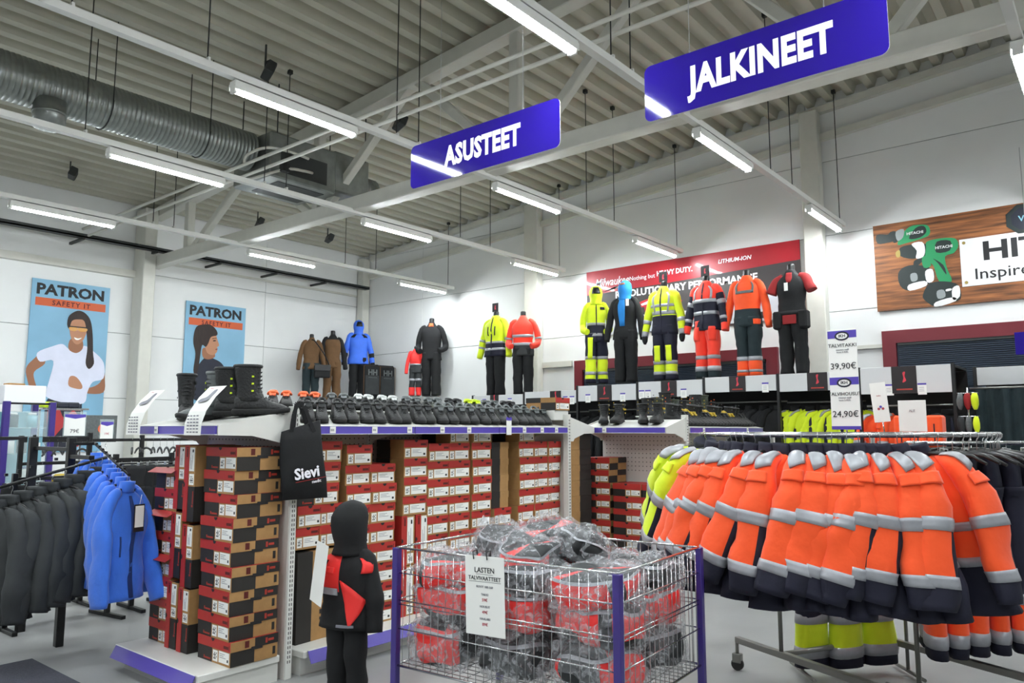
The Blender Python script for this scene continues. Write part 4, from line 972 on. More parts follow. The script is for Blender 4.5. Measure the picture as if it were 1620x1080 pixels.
CH = MB(); CH.tube([(-.2, 0, -.02), (.2, 0, -.02)], .006, 'dark_form', 8); CH.tube([(-.017, 0, .012), (-.006, 0, .032), (.006, 0, .032), (.016, 0, .022), (.002, 0, -.008), (0, 0, -.02)], .0022, 'hook', 6)
CHM = CH.mesh('hanger_bar'); CP = MB(); CP.rbox(-.012, -.014, -.06, .012, .014, -.01, 'hook', .003); CPM = CP.mesh('clip')
def trousers(label, style, seed, M_, group, hang=True):
    t = thing('work_trousers', label, 'trousers', M_, group)
    for n_, me in trouser_parts(style, seed): obj(n_, me, t)
    if hang:
        h = thing('clip_hanger', 'clip hanger, ' + label, 'hanger', M_, 'clip hangers'); obj('hanger_bar', CHM, h); obj('clip', CPM, h, Matrix.Translation((-.15, 0, 0))); obj('clip', CPM, h, Matrix.Translation((.15, 0, 0)))
tr = thing('trouser_rail', 'straight chrome rail of dark trousers at the right edge', 'clothes rack', T(5.85, .55, 0, R(-38)))
b = MB(); b.tube([(-.9, 0, 1.52), (1.2, 0, 1.52)], .0135, 'chrome', 8); b.build('rail', tr)
for x in (-.9, 1.2):
    b = MB(); b.tube([(x, 0, 1.52), (x, 0, .03)], .014, 'steel_dull', 8); b.tube([(x, -.28, .03), (x, .28, .03)], .014, 'steel_dull', 8); b.build('stand', tr)
MTr = T(5.85, .55, 0, R(-38))
tl = 0
for i in range(13):
    x = -.78 + i * .155
    lab = 'navy trousers, orange hem bands, %s from left on straight rail' % nth(i)
    p = MTr @ Vector((x, 0, 1.50)); trousers(lab, 'orange', 3 + i % 3, T(p.x, p.y, p.z, R(-38 + 52) + JIT(.08), 0, 0, 1.0), 'trousers on the straight rail')
ln = thing('low_rail', 'short low rail of lime hemmed trousers under the jackets', 'clothes rack', T(5.46, 1.55, -.001, R(-50)))
b = MB(); b.tube([(-.35, 0, 1.29), (.35, 0, 1.29)], .012, 'chrome', 8); b.build('rail', ln)
for x in (-.35, .35):
    b = MB(); b.tube([(x, 0, 1.29), (x, 0, .03)], .012, 'steel_dull', 8); b.tube([(x, -.2, .03), (x, .2, .03)], .012, 'steel_dull', 8); b.build('stand', ln)
for i in range(2):
    q = T(5.46, 1.55, 0, R(-50)) @ Vector((-.16 + i * .22, 0, 1.27)); trousers('dark lime hemmed trousers, %s from the left under the jackets' % nth(i), 'lime', 5, T(q.x, q.y, q.z, R(-35) + JIT(.1)), 'lime hemmed trousers under the jackets')
# ------------------------------------------------------------ dressed mannequins
HG = 'headless dressed mannequins on the shelving tops'
def mannequin(label, M_, cfg, h=1.48, cat='mannequin', group=HG, name='dressed_mannequin', support=True):
    k = h / 1.48; t = thing(name, label, cat, M_, group)
    sd0 = cfg.get('seed', 1); wd = cfg.get('w', 1)
    rx = [.055, .10, .185, .205, .20, .19, .18, .18, .19, .20, .205]; ry = [.055, .075, .10, .115, .12, .115, .11, .11, .115, .12, .12]
    bulk = cfg.get('bulk', 1)
    S = Sweep([(0, 0, (1.43 - .073 * i) * k, rx[i] * k * wd * bulk, ry[i] * k * bulk) for i in range(11)], n=20, seed=sd0, wr=.007, flat=True)
    lg = []
    for sd in (-1, 1):
        sp_ = cfg.get('spread', .1)
        L = Sweep([(sd * .08 * k, 0, .84 * k, .105 * k, .115 * k), (sd * .09 * k, -.005, .6 * k, .098 * k, .105 * k), (sd * (sp_ * .95) * k, 0, .32 * k, .088 * k, .092 * k), (sd * sp_ * k, 0, .02, .085 * k, .095 * k)], n=14, seed=sd0 + sd, wr=.008, flat=True)
        b = MB(); L.add(b, cfg['legs'], steps=16, zones=cfg.get('lz', [])); g = b.build('trouser_leg', t); lg.append(L)
        for t0, t1 in cfg.get('lb', ()):
            r_ = MB(); L.add(r_, 'reflect', t0, t1, off=.004, steps=2); r_.build('reflective_band', g)
    if support:
        b = MB(); b.rbox(-.14 * k, -.12 * k, 0, .14 * k, .12 * k, .012, 'dark_form', .004); b.build('base_plate', t)
    b = MB(); S.add(b, cfg['top'], 0, cfg.get('hem', 1), steps=18, zones=cfg.get('tz', [])); body = b.build(cfg.get('topname', 'jacket_body'), t)
    for t0, t1 in cfg.get('tb', ()):
        r_ = MB(); S.add(r_, 'reflect', t0, t1, off=.005, steps=2); r_.build('reflective_band', body)
    for sd in cfg.get('arms', (-1, 1)):
        am = cfg.get('arm', 'down')
        if am == 'short': K = [(sd * .11, 0, 1.345, .045, .05), (sd * .185, 0, 1.30, .062, .065), (sd * .235, -.01, 1.21, .066, .07), (sd * .27, -.02, 1.12, .068, .072)]
        elif am == 'bent': K = [(sd * .11, 0, 1.345, .04, .045), (sd * .18, 0, 1.30, .055, .062), (sd * .25, .02, 1.12, .056, .062), (sd * .27, .03, .98, .056, .06), (sd * .26, -.06, .90, .052, .056), (sd * .18, -.14, .86, .046, .05)]
        else: K = [(sd * .11, 0, 1.345, .04, .045), (sd * .18, 0, 1.30, .055, .062), (sd * .232, 0, 1.13, .056, .062), (sd * .275, -.01, .95, .055, .06), (sd * .295, -.03, .80, .05, .055), (sd * .31, -.05, .68, .044, .05)]
        K = [(x * k * wd, y * k, z * k, a * k * bulk, c * k * bulk) for x, y, z, a, c in K]
        A = Sweep(K, n=12, seed=sd0 + 9 * sd, wr=.006)
        b = MB(); A.add(b, cfg.get('sleeve', cfg['top']), steps=14, zones=cfg.get('az', [])); g = b.build('sleeve', t)
        for t0, t1 in cfg.get('ab', ()):
            r_ = MB(); A.add(r_, 'reflect', t0, t1, off=.004, steps=2); r_.build('reflective_band', g)
        if cfg.get('glove'):
            b = MB(); G = Sweep([(K[-1][0], K[-1][1], K[-1][2] + .02, .04 * k, .045 * k), (K[-1][0], K[-1][1] - .01, K[-1][2] - .05, .045 * k, .04 * k), (K[-1][0], K[-1][1] - .015, K[-1][2] - .11, .02 * k, .025 * k)], n=10, seed=2); G.add(b, cfg['glove'], steps=5); b.build('glove', t)
    hd = cfg.get('head', 'neck')
    if hd == 'neck':
        b = MB(); N = Sweep([(0, 0, 1.38 * k, .058 * k, .06 * k), (0, .005, 1.44 * k, .05 * k, .052 * k), (0, .01, 1.50 * k, .048 * k, .05 * k), (0, .01, 1.515 * k, .03 * k, .03 * k)], n=14, seed=0, wr=0, flat=True, p=2); N.add(b, cfg.get('neckm', 'dark_form'), steps=8); b.build('neck', t)
    else:
        b = MB(); hs = cfg.get('hs', 1.0) * k; N = Sweep([(0, .0, 1.33 * k, .12 * hs, .10 * hs), (0, .0, 1.38 * k + .03 * hs, .10 * hs, .10 * hs), (0, .0, 1.38 * k + .12 * hs, .112 * hs, .118 * hs), (0, .01, 1.38 * k + .20 * hs, .105 * hs, .115 * hs), (0, .02, 1.38 * k + .26 * hs, .07 * hs, .08 * hs), (0, .02, 1.38 * k + .285 * hs, .012, .012)], n=16, seed=3, wr=.005, flat=True, p=2); N.add(b, hd, steps=14); g = b.build('hood' if hd != 'balaclava' else 'balaclava', t)
        b = MB(); (patch(N, ((88, .3), (91, .3), (91, .9), (88, .9)), .004, 'reflect', b)) if cfg.get('noface') else patch(N, ((235, .42), (305, .42), (300, .72), (240, .72)) if hd != 'balaclava' else ((245, .58), (295, .58), (292, .68), (248, .68)), .006, 'dark_form' if hd != 'balaclava' else 'skin_dark', b); b.build('hood_piping' if cfg.get('noface') else 'face_opening', g)
    if cfg.get('zip'):
        b = MB(); patch(S, ((268, .05), (272, .05), (272, .96), (268, .96)), .006, cfg['zip'], b); b.build('front_zip', body)
    for nm, m_, poly in cfg.get('patches', ()):
        b = MB(); patch(S, poly, .008, m_, b); b.build(nm, body)
    for nm, m_, sidei, poly in cfg.get('legpatches', ()):
        b = MB(); patch(lg[sidei], poly, .007, m_, b); b.build(nm, t)
    if cfg.get('card'):
        c = MB(); c.rbox(-.07 * k, -.02, 1.50 * k, .07 * k, -.014, 1.66 * k, 'logo_black', .002); g = c.build('logo_card', t)
        c = MB(); c.x = FV(0, -.0205, 1.58 * k); c.poly(cr([(-.008, .03, 0), (.012, .035, 0), (.006, 0, 0), (.016, -.03, 0), (-.012, -.035, 0), (0, 0, 0)], 3) and [(q.x, q.y) for q in cr([(-.008, .03, 0), (.012, .035, 0), (.006, 0, 0), (.016, -.03, 0), (-.012, -.035, 0)], 3)], 0, 'logo_red'); c.build('red_mark', g)
    if cfg.get('tag'):
        c = MB(); x, z = cfg['tag']; c.rbox(x - .025, -.135 * k, z * k, x + .025, -.131 * k, z * k + .11, 'label', .001); c.build('swing_tag', t)
    if cfg.get('belt'):
        for q, x in enumerate((-.17, .17)):
            c = MB(); c.rbox(x - .055, -.15, .62, x + .055, .03, .86, 'black_cloth', .02); c.build('tool_pouch', t)
        c = MB(); BS = Sweep([(0, 0, .86, .20, .13), (0, 0, .80, .205, .132)], n=20, wr=0, flat=True); BS.add(c, 'black_cloth', steps=1); c.build('tool_belt', t)
        c = MB(); c.rbox(-.09, -.145, .68, .09, -.13, .80, 'red_shirt', .01); c.build('red_pouch', t)
    return t
ZT_ = 2.325
def MU(v, u=10.2, z=ZT_, yaw=0): return T(u, v, z, R(-90 + yaw))
hvt = [(.0, 'hv_lime')]
mannequin('small lime hooded figure at the left end before the banner', MU(6.6, yaw=35), dict(top='hv_lime', legs='navy', head='hv_lime', arm='bent', tz=[(.60, 'navy')], tb=((.56, .62), (.80, .87)), lz=[(.55, 'hv_lime'), (.9, 'navy')], lb=((.5, .56), (.78, .83)), w=.82, zip='navy', patches=(('chest_patch', 'navy', ((290, .2), (320, .2), (320, .26), (290, .26))),), legpatches=(('lime_panel', 'hv_lime', 0, ((240, .12), (280, .12), (280, .55), (240, .55))),), seed=4), 1.42)
mannequin('figure in black jacket with blue balaclava', MU(6.06, yaw=8), dict(top='black_cloth', legs='black_cloth', head='balaclava', glove=None, seed=6, patches=(('blue_shirt', 'balaclava', ((245, .02), (280, .02), (278, .72), (258, .72))),), tag=(.09, 1.22)), 1.44)
mannequin('lime and navy dressed figure with a small black card at the neck', MU(5.38), dict(top='hv_lime', legs='navy', tz=[(.62, 'navy')], tb=((.52, .60), (.38, .44)), ab=((.62, .70),), az=[(.86, 'reflect')], glove='black_cloth', lz=[(.72, 'hv_lime'), (.88, 'navy')], lb=((.68, .74), (.84, .89)), card=1, zip='navy', legpatches=(('lime_strip', 'hv_lime', 0, ((250, .42), (300, .42), (300, .7), (250, .7))), ('lime_strip', 'hv_lime', 1, ((250, .42), (300, .42), (300, .7), (250, .7)))), seed=8, patches=(('shoulder_stripe', 'reflect', ((228, .14), (238, .14), (244, .55), (236, .55))), ('shoulder_stripe', 'reflect', ((302, .14), (312, .14), (304, .55), (296, .55)))), bulk=1.04))
mannequin('red and black dressed figure with red work trousers', MU(4.7, yaw=-6), dict(top='hv_red', legs='hv_red', sleeve='hv_red', az=[(.3, 'navy', lambda k, n: k < n / 2), (.82, 'hv_red')], ab=((.4, .47), (.68, .74)), tz=[(.42, 'navy')], tb=((.38, .45), (.62, .69)), lz=[(.86, 'teal_dark')], lb=((.64, .70), (.80, .87)), card=1, seed=12, patches=(('shoulder_stripe', 'reflect', ((225, .12), (236, .12), (240, .38), (230, .38))), ('shoulder_stripe', 'reflect', ((304, .12), (315, .12), (310, .38), (300, .38)))), legpatches=(('thigh_pocket', 'hv_red', 0, ((200, .15), (280, .15), (280, .4), (200, .4))), ('thigh_pocket', 'hv_red', 1, ((260, .15), (340, .15), (340, .4), (260, .4)))), bulk=1.05, zip='navy'))
mannequin('orange shirted figure in grey bib trousers with orange hem', MU(4.09), dict(top='hv_orange', legs='teal_dark', sleeve='hv_orange', tz=[(.66, 'teal_dark')], lz=[(.74, 'hv_orange')], lb=((.70, .76), (.88, .92)), seed=14, spread=.085, arm='down', patches=(('bib', 'shoe_grey', ((228, .14), (236, .14), (246, .36), (236, .36))), ('bib', 'shoe_grey', ((304, .14), (312, .14), (304, .36), (294, .36))), ('bib_top', 'shoe_grey', ((234, .31), (306, .31), (306, .36), (234, .36)))), legpatches=(('orange_pocket', 'hv_orange', 1, ((285, .08), (350, .08), (350, .18), (285, .18))),)))
mannequin('figure in black vest over a dark red tee with tool pouches', MU(3.47), dict(top='black_cloth', sleeve='red_shirt', arm='short', legs='black_cloth', belt=1, seed=16, tag=(-.03, 1.13), patches=(('red_neckline', 'red_shirt', ((250, .07), (290, .07), (274, .26), (266, .26))),)))
mannequin('lime jacketed figure in black trousers above the pale fascia', MU(8.72, z=2.2), dict(top='hv_lime', legs='black_cloth', ab=((.52, .57), (.68, .73)), tz=[(.68, 'navy'), (.80, 'reflect'), (.86, 'navy')], tb=((.64, .69), (.80, .86)), zip='navy', card=1, w=1.1, bulk=1.08, seed=18, patches=(('chest_zip', 'navy', ((252, .28), (256, .28), (256, .5), (252, .5))), ('chest_zip', 'navy', ((284, .28), (288, .28), (288, .5), (284, .5))))))
mannequin('orange jacketed figure beside the lime one, hands at pockets', MU(8.1, z=2.2, yaw=25), dict(top='hv_red', legs='black_cloth', arm='bent', tz=[(.74, 'charcoal')], tb=((.48, .55), (.68, .75)), ab=((.5, .58),), seed=20), 1.42)
mannequin('tall figure all in black with an orange neck lining', T(10.85, 11.0, 2.28, R(-60)), dict(top='black_cloth', legs='black_cloth', arm='bent', seed=22, patches=(('orange_lining', 'shoe_orange', ((250, .04), (300, .04), (296, .12), (254, .12))),)), 1.56)
mannequin('child size figure in red and dark coverall beside the black one', T(10.65, 11.25, 2.28, R(-50)), dict(top='kid_red', legs='charcoal', lz=[(.72, 'kid_red')], tz=[(.66, 'charcoal')], tb=((.62, .68),), lb=((.42, .5),), w=.9, seed=24), 1.0)
mannequin('figure in bright blue jacket with hood up and black trousers', T(10.35, 12.7, 2.3, R(-30)), dict(top='blue_jacket', legs='black_cloth', head='blue_jacket', az=[(.62, 'black_cloth'), (.74, 'blue_jacket'), (.9, 'black_cloth')], seed=26, bulk=1.08, patches=(('shoulder_panel', 'black_cloth', ((215, .12), (250, .12), (245, .22), (215, .22))), ('shoulder_panel', 'black_cloth', ((290, .12), (325, .12), (325, .22), (295, .22))))), 1.46)
mannequin('figure in long brown coverall with black shoulders', T(9.72, 12.75, 2.2, R(-30)), dict(top='brown_cloth', legs='brown_cloth', sleeve='black_cloth', tz=[(.0, 'black_cloth'), (.16, 'brown_cloth')], seed=28, w=.9, arm='down'), 1.42)
mannequin('figure in brown sweater with a black shoulder bag', T(9.2, 12.75, 2.2, R(-25)), dict(top='brown_cloth', legs='teal_dark', seed=30, w=.95), 1.3)
t = thing('shoulder_bag', 'black shoulder bag hung on the brown sweater figure', 'bag', T(9.3, 12.52, 2.78, R(-25)))
b = MB(); b.rbox(-.16, -.06, -.14, .16, .02, .12, 'black_cloth', .02); b.build('bag_body', t); b = MB(); b.rbox(-.16, -.07, 0, .16, -.055, .12, 'dark_form', .01); b.build('flap', t)
b = MB(); b.tube(cr([(.14, 0, .12), (.02, -.02, .35), (-.16, .02, .60), (-.2, .16, .62)], 5, False), .012, 'black_cloth', 6); b.build('strap', t)
for i, (u, lb, hd_) in enumerate(((10.52, 'left', True), (10.94, 'right', False))):
    t = thing('suitcase', 'black wheeled suitcase with white HH letters, %s of the two on the shelf' % lb, 'suitcase', T(u, 12.55, 2.25, R(-8)), 'two black suitcases')
    b = MB(); b.rbox(-.21, -.14, .05, .21, .14, .74, 'black_cloth', .04); b.build('shell', t)
    b = MB(); b.rbox(-.17, -.165, .1, .17, -.135, .5, 'charcoal', .02); b.build('front_pocket', t)
    b = MB(); b.tube([(-.2, -.142, .1), (-.2, -.142, .7), (.2, -.142, .7), (.2, -.142, .1)], .006, 'brown_cloth', 6); b.build('piping', t)
    obj('lettering', text_mesh('HH', .16, 'shoe_grey', bold=.04), t, FV(0, -.167, .56)); obj('lettering', text_mesh('WORKWEAR', .035, 'shoe_grey'), t, FV(0, -.167, .455))
    for x in (-.15, .15):
        b = MB(); b.x = T(x, .08, .03); b.tube([(-.015, 0, 0), (.015, 0, 0)], .03, 'rubber', 10); b.build('wheel', t)
    if hd_: b = MB(); b.tube([(-.08, .1, .7), (-.08, .1, 1.0), (.08, .1, 1.0), (.08, .1, .7)], .009, 'dark_form', 8); b.build('telescopic_handle', t)
# child mannequin beside the cart
mannequin('child mannequin in black hooded coverall with orange panels beside the cart', T(2.97, 3.68, 0, R(-72)), dict(arms=(1,), hs=1.5, noface=1, top='black_cloth', legs='black_cloth', head='black_cloth', seed=33, bulk=1.38, w=1.0, spread=.1, tz=[(.12, 'kid_red', lambda k, n: .5 < k / n < .72), (.56, 'black_cloth')], tb=(), patches=(('orange_triangle', 'kid_red', ((272, .42), (335, .66), (290, .96), (290, .96))), ('orange_shoulder', 'kid_red', ((318, .16), (350, .16), (345, .33), (312, .33))), ('pocket_flap', 'kid_red', ((188, .27), (262, .27), (262, .34), (188, .34))), ('waist_band', 'reflect', ((180, .52), (268, .52), (268, .60), (180, .60))), ('badge', 'black_cloth', ((205, .20), (240, .20), (240, .26), (205, .26))), ('hem_print', 'ink_grey', ((270, .93), (300, .93), (300, .955), (270, .955))))), 0.97, group='')
b = MB(); b.x = T(2.79, 3.72, .78, R(-108), R(-5), R(3)); b.rbox(-.10, -.006, -.17, .10, -.004, .17, 'label', .001); pt_ = b.build('paper_notice'); tag(pt_, 'white paper notice hung on the side of the child mannequin', 'notice')
# ------------------------------------------------------------ wall shelving with fascia boards
GW = 'wall shelving bays with logo cards'
def logo_card(parent, M_, w_=.26, h=.24):
    c = MB(); c.rbox(-w_ / 2, -h / 2, 0, w_ / 2, h / 2, .006, 'logo_black', .002); g = c.build('logo_card', parent, M_)
    c = MB(); c.poly([(q.x * 1, q.y + .02) for q in cr([(-.012, .06, 0), (.016, .07, 0), (.008, .02, 0), (.022, -.03, 0), (-.016, -.05, 0), (-.004, .0, 0)], 3)], .0066, 'logo_red')
    c.poly([(w_ * x, -h * .38 + y) for x, y in ((-.32, 0), (.32, 0), (.32, .016), (-.32, .016))], .0066, 'box_logo'); c.build('red_mark', g)
def price_tags(parent, pts, y0):
    for x in pts:
        c = MB(); c.rbox(x - .045, y0 - .11, .001, x + .045, y0 + .02, .004, 'label', .001); c.poly([(x - .045, y0), (x + .045, y0), (x + .045, y0 + .02), (x - .045, y0 + .02)], .0045, 'purple'); [c.poly([(x - .03, y0 - .03 - q * .02), (x + .02, y0 - .03 - q * .02), (x + .02, y0 - .026 - q * .02), (x - .03, y0 - .026 - q * .02)], .0045, 'ink_grey') for q in range(3)]
        c.build('price_tag', parent)
bays = [(9.01, 7.86, 2.03, 2.2, 9.9, 'first from the left', .45, (.25, .75)), (7.86, 6.79, 2.03, 2.23, 9.9, 'second from the left', .62, (.8, .92)), (6.79, 5.71, 2.05, 2.29, 9.9, 'third from the left', .48, (.2, .78)), (5.71, 4.65, 2.08, 2.31, 9.9, 'fourth from the left', .5, (.08, .18, .72)), (4.65, 3.61, 2.12, 2.33, 9.9, 'fifth from the left', .48, (.85,)), (3.61, 2.62, 2.10, 2.33, 9.9, 'sixth from the left', .52, (.72,)), (2.52, 1.52, 2.02, 2.33, 9.55, 'left of the curtain', .5, (.22, .34, .68)), (1.38, .2, 2.10, 2.30, 9.9, 'at the right frame edge', .55, ())]
for i, (va, vb, z0, z1, uf, lb, cx, tg) in enumerate(bays):
    w_ = va - vb; t = thing('wall_shelf_bay', 'grey fronted wall bay, ' + lb, 'shelf', FU(uf, va, 0), GW)
    b = MB(); b.rbox(.03, z0, -.02, w_ - .012, z1, 0, 'fascia', .003); b.build('fascia_board', t)
    b = MB(); b.rbox(.0, z1 - .03, -.85, w_, z1, -.022, 'dark_steel', .003); b.build('top_board', t)
    for x in (.008,) + ((w_ - .01,) if i in (5, 6, 7) else ()):
        b = MB(); b.rbox(x - .015, 0, -.05, x + .02, z1 + .01, .006, 'dark_form', .003); b.build('upright', t)
    b = MB(); b.rbox(0, 0, -.9, w_, z1 - .03, -.86, 'dark_form', .003); b.build('back_board', t)
    b = MB(); b.tube([(0, z0 - .13, -.35), (w_, z0 - .13, -.35)], .012, 'steel_dull', 8); b.build('hanging_rail', t)
    b = MB(); b.rbox(.0, .1, -.86, w_, .14, -.06, 'dark_steel', .003); b.build('low_shelf', t)
    logo_card(t, Matrix.Translation((w_ * cx, (z0 + z1) / 2 + .0, .001)), min(.26, (z1 - z0) + .02), (z1 - z0) + .0)
    price_tags(t, [w_ * q for q in tg], z0 + .09)
    st = {0: 'black', 1: 'black', 2: 'black', 3: 'black', 4: 'black', 5: 'limefront', 6: 'black', 7: 'softshell'}[i]
    n = {5: 5, 6: 4, 7: 7}.get(i, 5)
    for q in range(n):
        v = va - w_ * (q + .6) / (n + .2); zz = z0 - .15
        sty = st if not (i == 6 and q in (0, 1)) else 'red'
        col = {'black': 'black', 'limefront': 'lime and black', 'softshell': 'dark grey', 'red': 'orange'}[sty]
        jm = T(uf + .35, v, zz, R(-90) + JIT(.25) + (.5 if st != 'limefront' else .15), 0, JIT(.02), .98)
        jacket('hanging_jacket', '%s jacket, %s on the rail of the wall bay %s' % (col, nth(q), lb), sty, 40 + q % 3, jm, 'jackets hanging in the wall bays')
# extra orange garments low in the wide bay and odd gloves
for q in range(3):
    t = thing('sweatshirt', 'orange folded garment, %s of three over the round rack' % nth(q), 'folded clothes', T(9.2, 1.98 - q * .16, 1.42, R(-90)), 'orange folded garments'); b = MB(); b.rbox(-.075, -.12, 0, .075, .12, .34, 'hv_orange', .02); b.build('cloth', t); b = MB(); b.rbox(-.006, -.124, .05, .006, -.12, .25, 'navy', .001); b.build('zip', t)
b = MB(); b.rbox(9.0, 1.5, 1.38, 9.4, 2.1, 1.418, 'dark_steel', .004); b.rbox(9.15, 1.7, .0, 9.25, 1.9, 1.38, 'dark_steel', .004); tag(b.build('display_table'), 'narrow dark stand carrying orange folded garments', 'table')
t = thing('fitting_curtain', 'dark green curtain hanging at the right under the pale fascia', 'curtain', FU(9.7, 1.35, 0)); b = MB()
P = []
for i in range(61):
    x = i * .018; P.append((x, .03 * math.sin(i * .9) + .012 * math.sin(i * 2.3)))
lo = [b.vert((x, .25, y)) for x, y in P]; hi = [b.vert((x, 2.05, y * .8)) for x, y in P]; lo2 = [b.vert((x, .25, y - .004)) for x, y in P]; hi2 = [b.vert((x, 2.05, y * .8 - .004)) for x, y in P]
for i in range(60): b.face((lo[i], lo[i + 1], hi[i + 1], hi[i]), 'teal_dark', True); b.face((lo2[i + 1], lo2[i], hi2[i], hi2[i + 1]), 'teal_dark', True)
b.build('cloth', t); b = MB(); b.tube([(-.05, 2.06, 0), (1.15, 2.06, 0)], .012, 'steel_dull', 8); b.build('curtain_rod', t)
t = thing('glove_stand', 'thin chrome stand of work gloves beside the curtain', 'stand', T(9.47, 1.39, 0)); b = MB(); b.tube([(0, 0, 0), (0, 0, 2.06)], .01, 'chrome', 8); b.build('pole', t); b = MB(); b.tube([(0, -.1, 2.0), (0, .1, 2.0)], .006, 'chrome', 6); b.build('cross_hook', t); b = MB(); b.tube([(0, -.1, 1.75), (0, .1, 1.75)], .006, 'chrome', 6); b.build('cross_hook', t); b = MB(); b.rbox(-.15, -.15, 0, .15, .15, .015, 'steel_dull', .003); b.build('base', t)
for i in range(6):   # gloves / gloves on a stand
    b = MB(); b.x = FU(9.5, 1.5 - (i % 3) * .07, 1.95 - (i // 3) * .2); G = Sweep([(0, .0, 0, .02, .015), (0, -.02, -.06, .035, .02), (0, 0, -.14, .03, .02), (0, 0, -.18, .012, .01)], n=8, seed=i, flat=True); b.x = T(9.45, 1.46 - (i % 3) * .07, 2.0 - (i // 3) * .25, R(-90)); G.add(b, ('shoe_grey', 'red_shirt', 'hv_lime', 'charcoal', 'shoe_grey', 'hv_lime')[i], steps=5)
    tag(b.build('work_glove'), '%s glove hanging beside the curtain, %s row %s' % (('grey', 'dark red', 'lime', 'charcoal', 'light grey', 'yellow lime')[i], ('upper', 'lower')[i // 3], ('left', 'middle', 'right')[i % 3]), 'glove', 'gloves beside the curtain')
# hanging twin price sign and sheets over the round rack
def card(label, u, v, z, w_, h, lines, yaw=0, header=0, footer=0, cat='price sign', name='price_sign', group='white price signs over the racks', stand=0, roll=0):
    t = thing(name, label, cat, FU(u, v, z) @ Matrix.Rotation(R(yaw), 4, 'Y') @ Matrix.Rotation(R(roll), 4, 'Z'), group)
    b = MB(); b.rbox(-w_ / 2, -h / 2, -.004, w_ / 2, h / 2, 0, 'label', .001); b.build('card', t)
    for hy in ([header] if header and not isinstance(header, (list, tuple)) else header or []):
        b = MB(); b.poly([(-w_ / 2, hy), (w_ / 2, hy), (w_ / 2, hy + .045), (-w_ / 2, hy + .045)], .0008, 'purple'); b.poly([(.042 * math.cos(a), hy + .012 + .028 * math.sin(a)) for a in [2 * math.pi * q / 16 for q in range(16)]], .0014, 'poster_navy'); b.poly([(.032 * math.cos(a), hy + .012 + .018 * math.sin(a)) for a in [2 * math.pi * q / 16 for q in range(16)]], .002, 'label'); b.build('blue_header', t)
        text('IKH', .025, 'ink', t, 0, hy + .012, .0026, bold=.02)
    if footer: b = MB(); b.poly([(-w_ / 2, -h / 2), (w_ / 2, -h / 2), (w_ / 2, -h / 2 + .02), (-w_ / 2, -h / 2 + .02)], .0008, 'purple'); b.build('blue_footer', t)
    for s_, sz, y, m_ in lines: text(s_, sz, m_, t, 0, y, .0014)
    if stand:
        b = MB(); b.tube([(0, -h / 2, -.006), (0, -h / 2 - stand, -.006)], .004, 'chrome', 6); b.build('stem', t)
    return t
card('tall twin price sign reading 39,90€ over 24,90€ above the rack', 4.75, 1.33, 1.905, .165, .60, [('TALVITAKKI', .03, .2, 'ink'), ('miesten malli', .014, .175, 'ink_grey'), ('koot S-XXL', .014, .16, 'ink_grey'), ('39,90€', .052, .075, 'ink'), ('TALVIHOUSUT', .028, -.09, 'ink'), ('miesten malli', .014, -.112, 'ink_grey'), ('koot S-XXL', .014, -.127, 'ink_grey'), ('24,90€', .052, -.21, 'ink')], header=[.245, -.035], footer=1, stand=.02)
card('narrow tilted white sheet with a small coloured motif above the rack', 5.0, 1.2, 1.77, .09, .24, [('koko', .012, .04, 'ink_red')], roll=5, stand=.06)
t = card('blank backed white sheet standing on the round rack at right', 5.0, 1.025, 1.685, .15, .185, [('ALE', .02, .03, 'ink_grey')], stand=.03)
b = MB(); [b.poly([(-.01 + q * .012 + .008 * math.cos(a), -.04 + (q % 2) * .012 + .008 * math.sin(a)) for a in [2 * math.pi * k / 8 for k in range(8)]], .002, m_) for q, m_ in enumerate(('ink_red', 'purple', 'ink_red'))]
b.x = I4; t2 = b.build('print_motif'); t2.parent = [o for o in bpy.data.objects if o.name == 'price_sign.001'][0]
t = thing('blue_sign', 'plain purple sign edge cut by the right frame edge', 'sign', FU(8.8, .70, 2.44)); b = MB(); b.rbox(-.16, -.11, -.008, .3, .11, 0, 'sign_blue', .01); b.build('panel', t); b = MB(); b.tube([(0, .1, -.004), (0, 1.95, -.004)], .003, 'hook', 5); b.build('hanging_wire', t)
# ------------------------------------------------------------ wire cart with bagged clothes
X0, X1, Y0, Y1 = 0, .90, 0, 1.27
MC = Matrix.Translation((2.82, 1.735, 0)) @ Matrix.Rotation(R(4), 4, 'Z')
ct = thing('wire_cart', 'square wire mesh cart with purple corner posts full of bagged clothes', 'cart', MC)
for x, y in ((X0, Y0), (X1, Y0), (X0, Y1), (X1, Y1)):
    b = MB(); b.rbox(x - .018, y - .018, .12, x + .018, y + .018, 1.0, 'purple_dark', .003); b.build('corner_post', ct)
    b = MB(); b.x = T(x, y, .05); b.tube([(-.014, 0, 0), (.014, 0, 0)], .045, 'rubber', 14); b.x = T(x, y, 0); b.rbox(-.02, -.02, .05, .02, .02, .12, 'steel_dull', .003); b.build('castor', ct)
def side(p, q, n):
    p, q = Vector(p), Vector(q); d = q - p
    for z, r in ((1.0, .006), (.875, .0035), (.74, .0035), (.73 - .01, .003), (.60, .0035), (.42, .006)):
        b = MB(); b.tube([(p.x, p.y, z), (q.x, q.y, z)], r, 'chrome', 6); b.build('rim_bar' if r > .005 else 'cross_wire', ct)
    b = MB()
    for i in range(1, n):
        a = p + d * (i / n); b.tube([(a.x, a.y, .42), (a.x, a.y, 1.0)], .0022, 'chrome', 4)
    tag(b.build('upright_wires', ct), kind='stuff')
side((X0, Y0), (X0, Y1), 27); side((X0, Y0), (X1, Y0), 18); side((X1, Y0), (X1, Y1), 27); side((X0, Y1), (X1, Y1), 18)
b = MB()
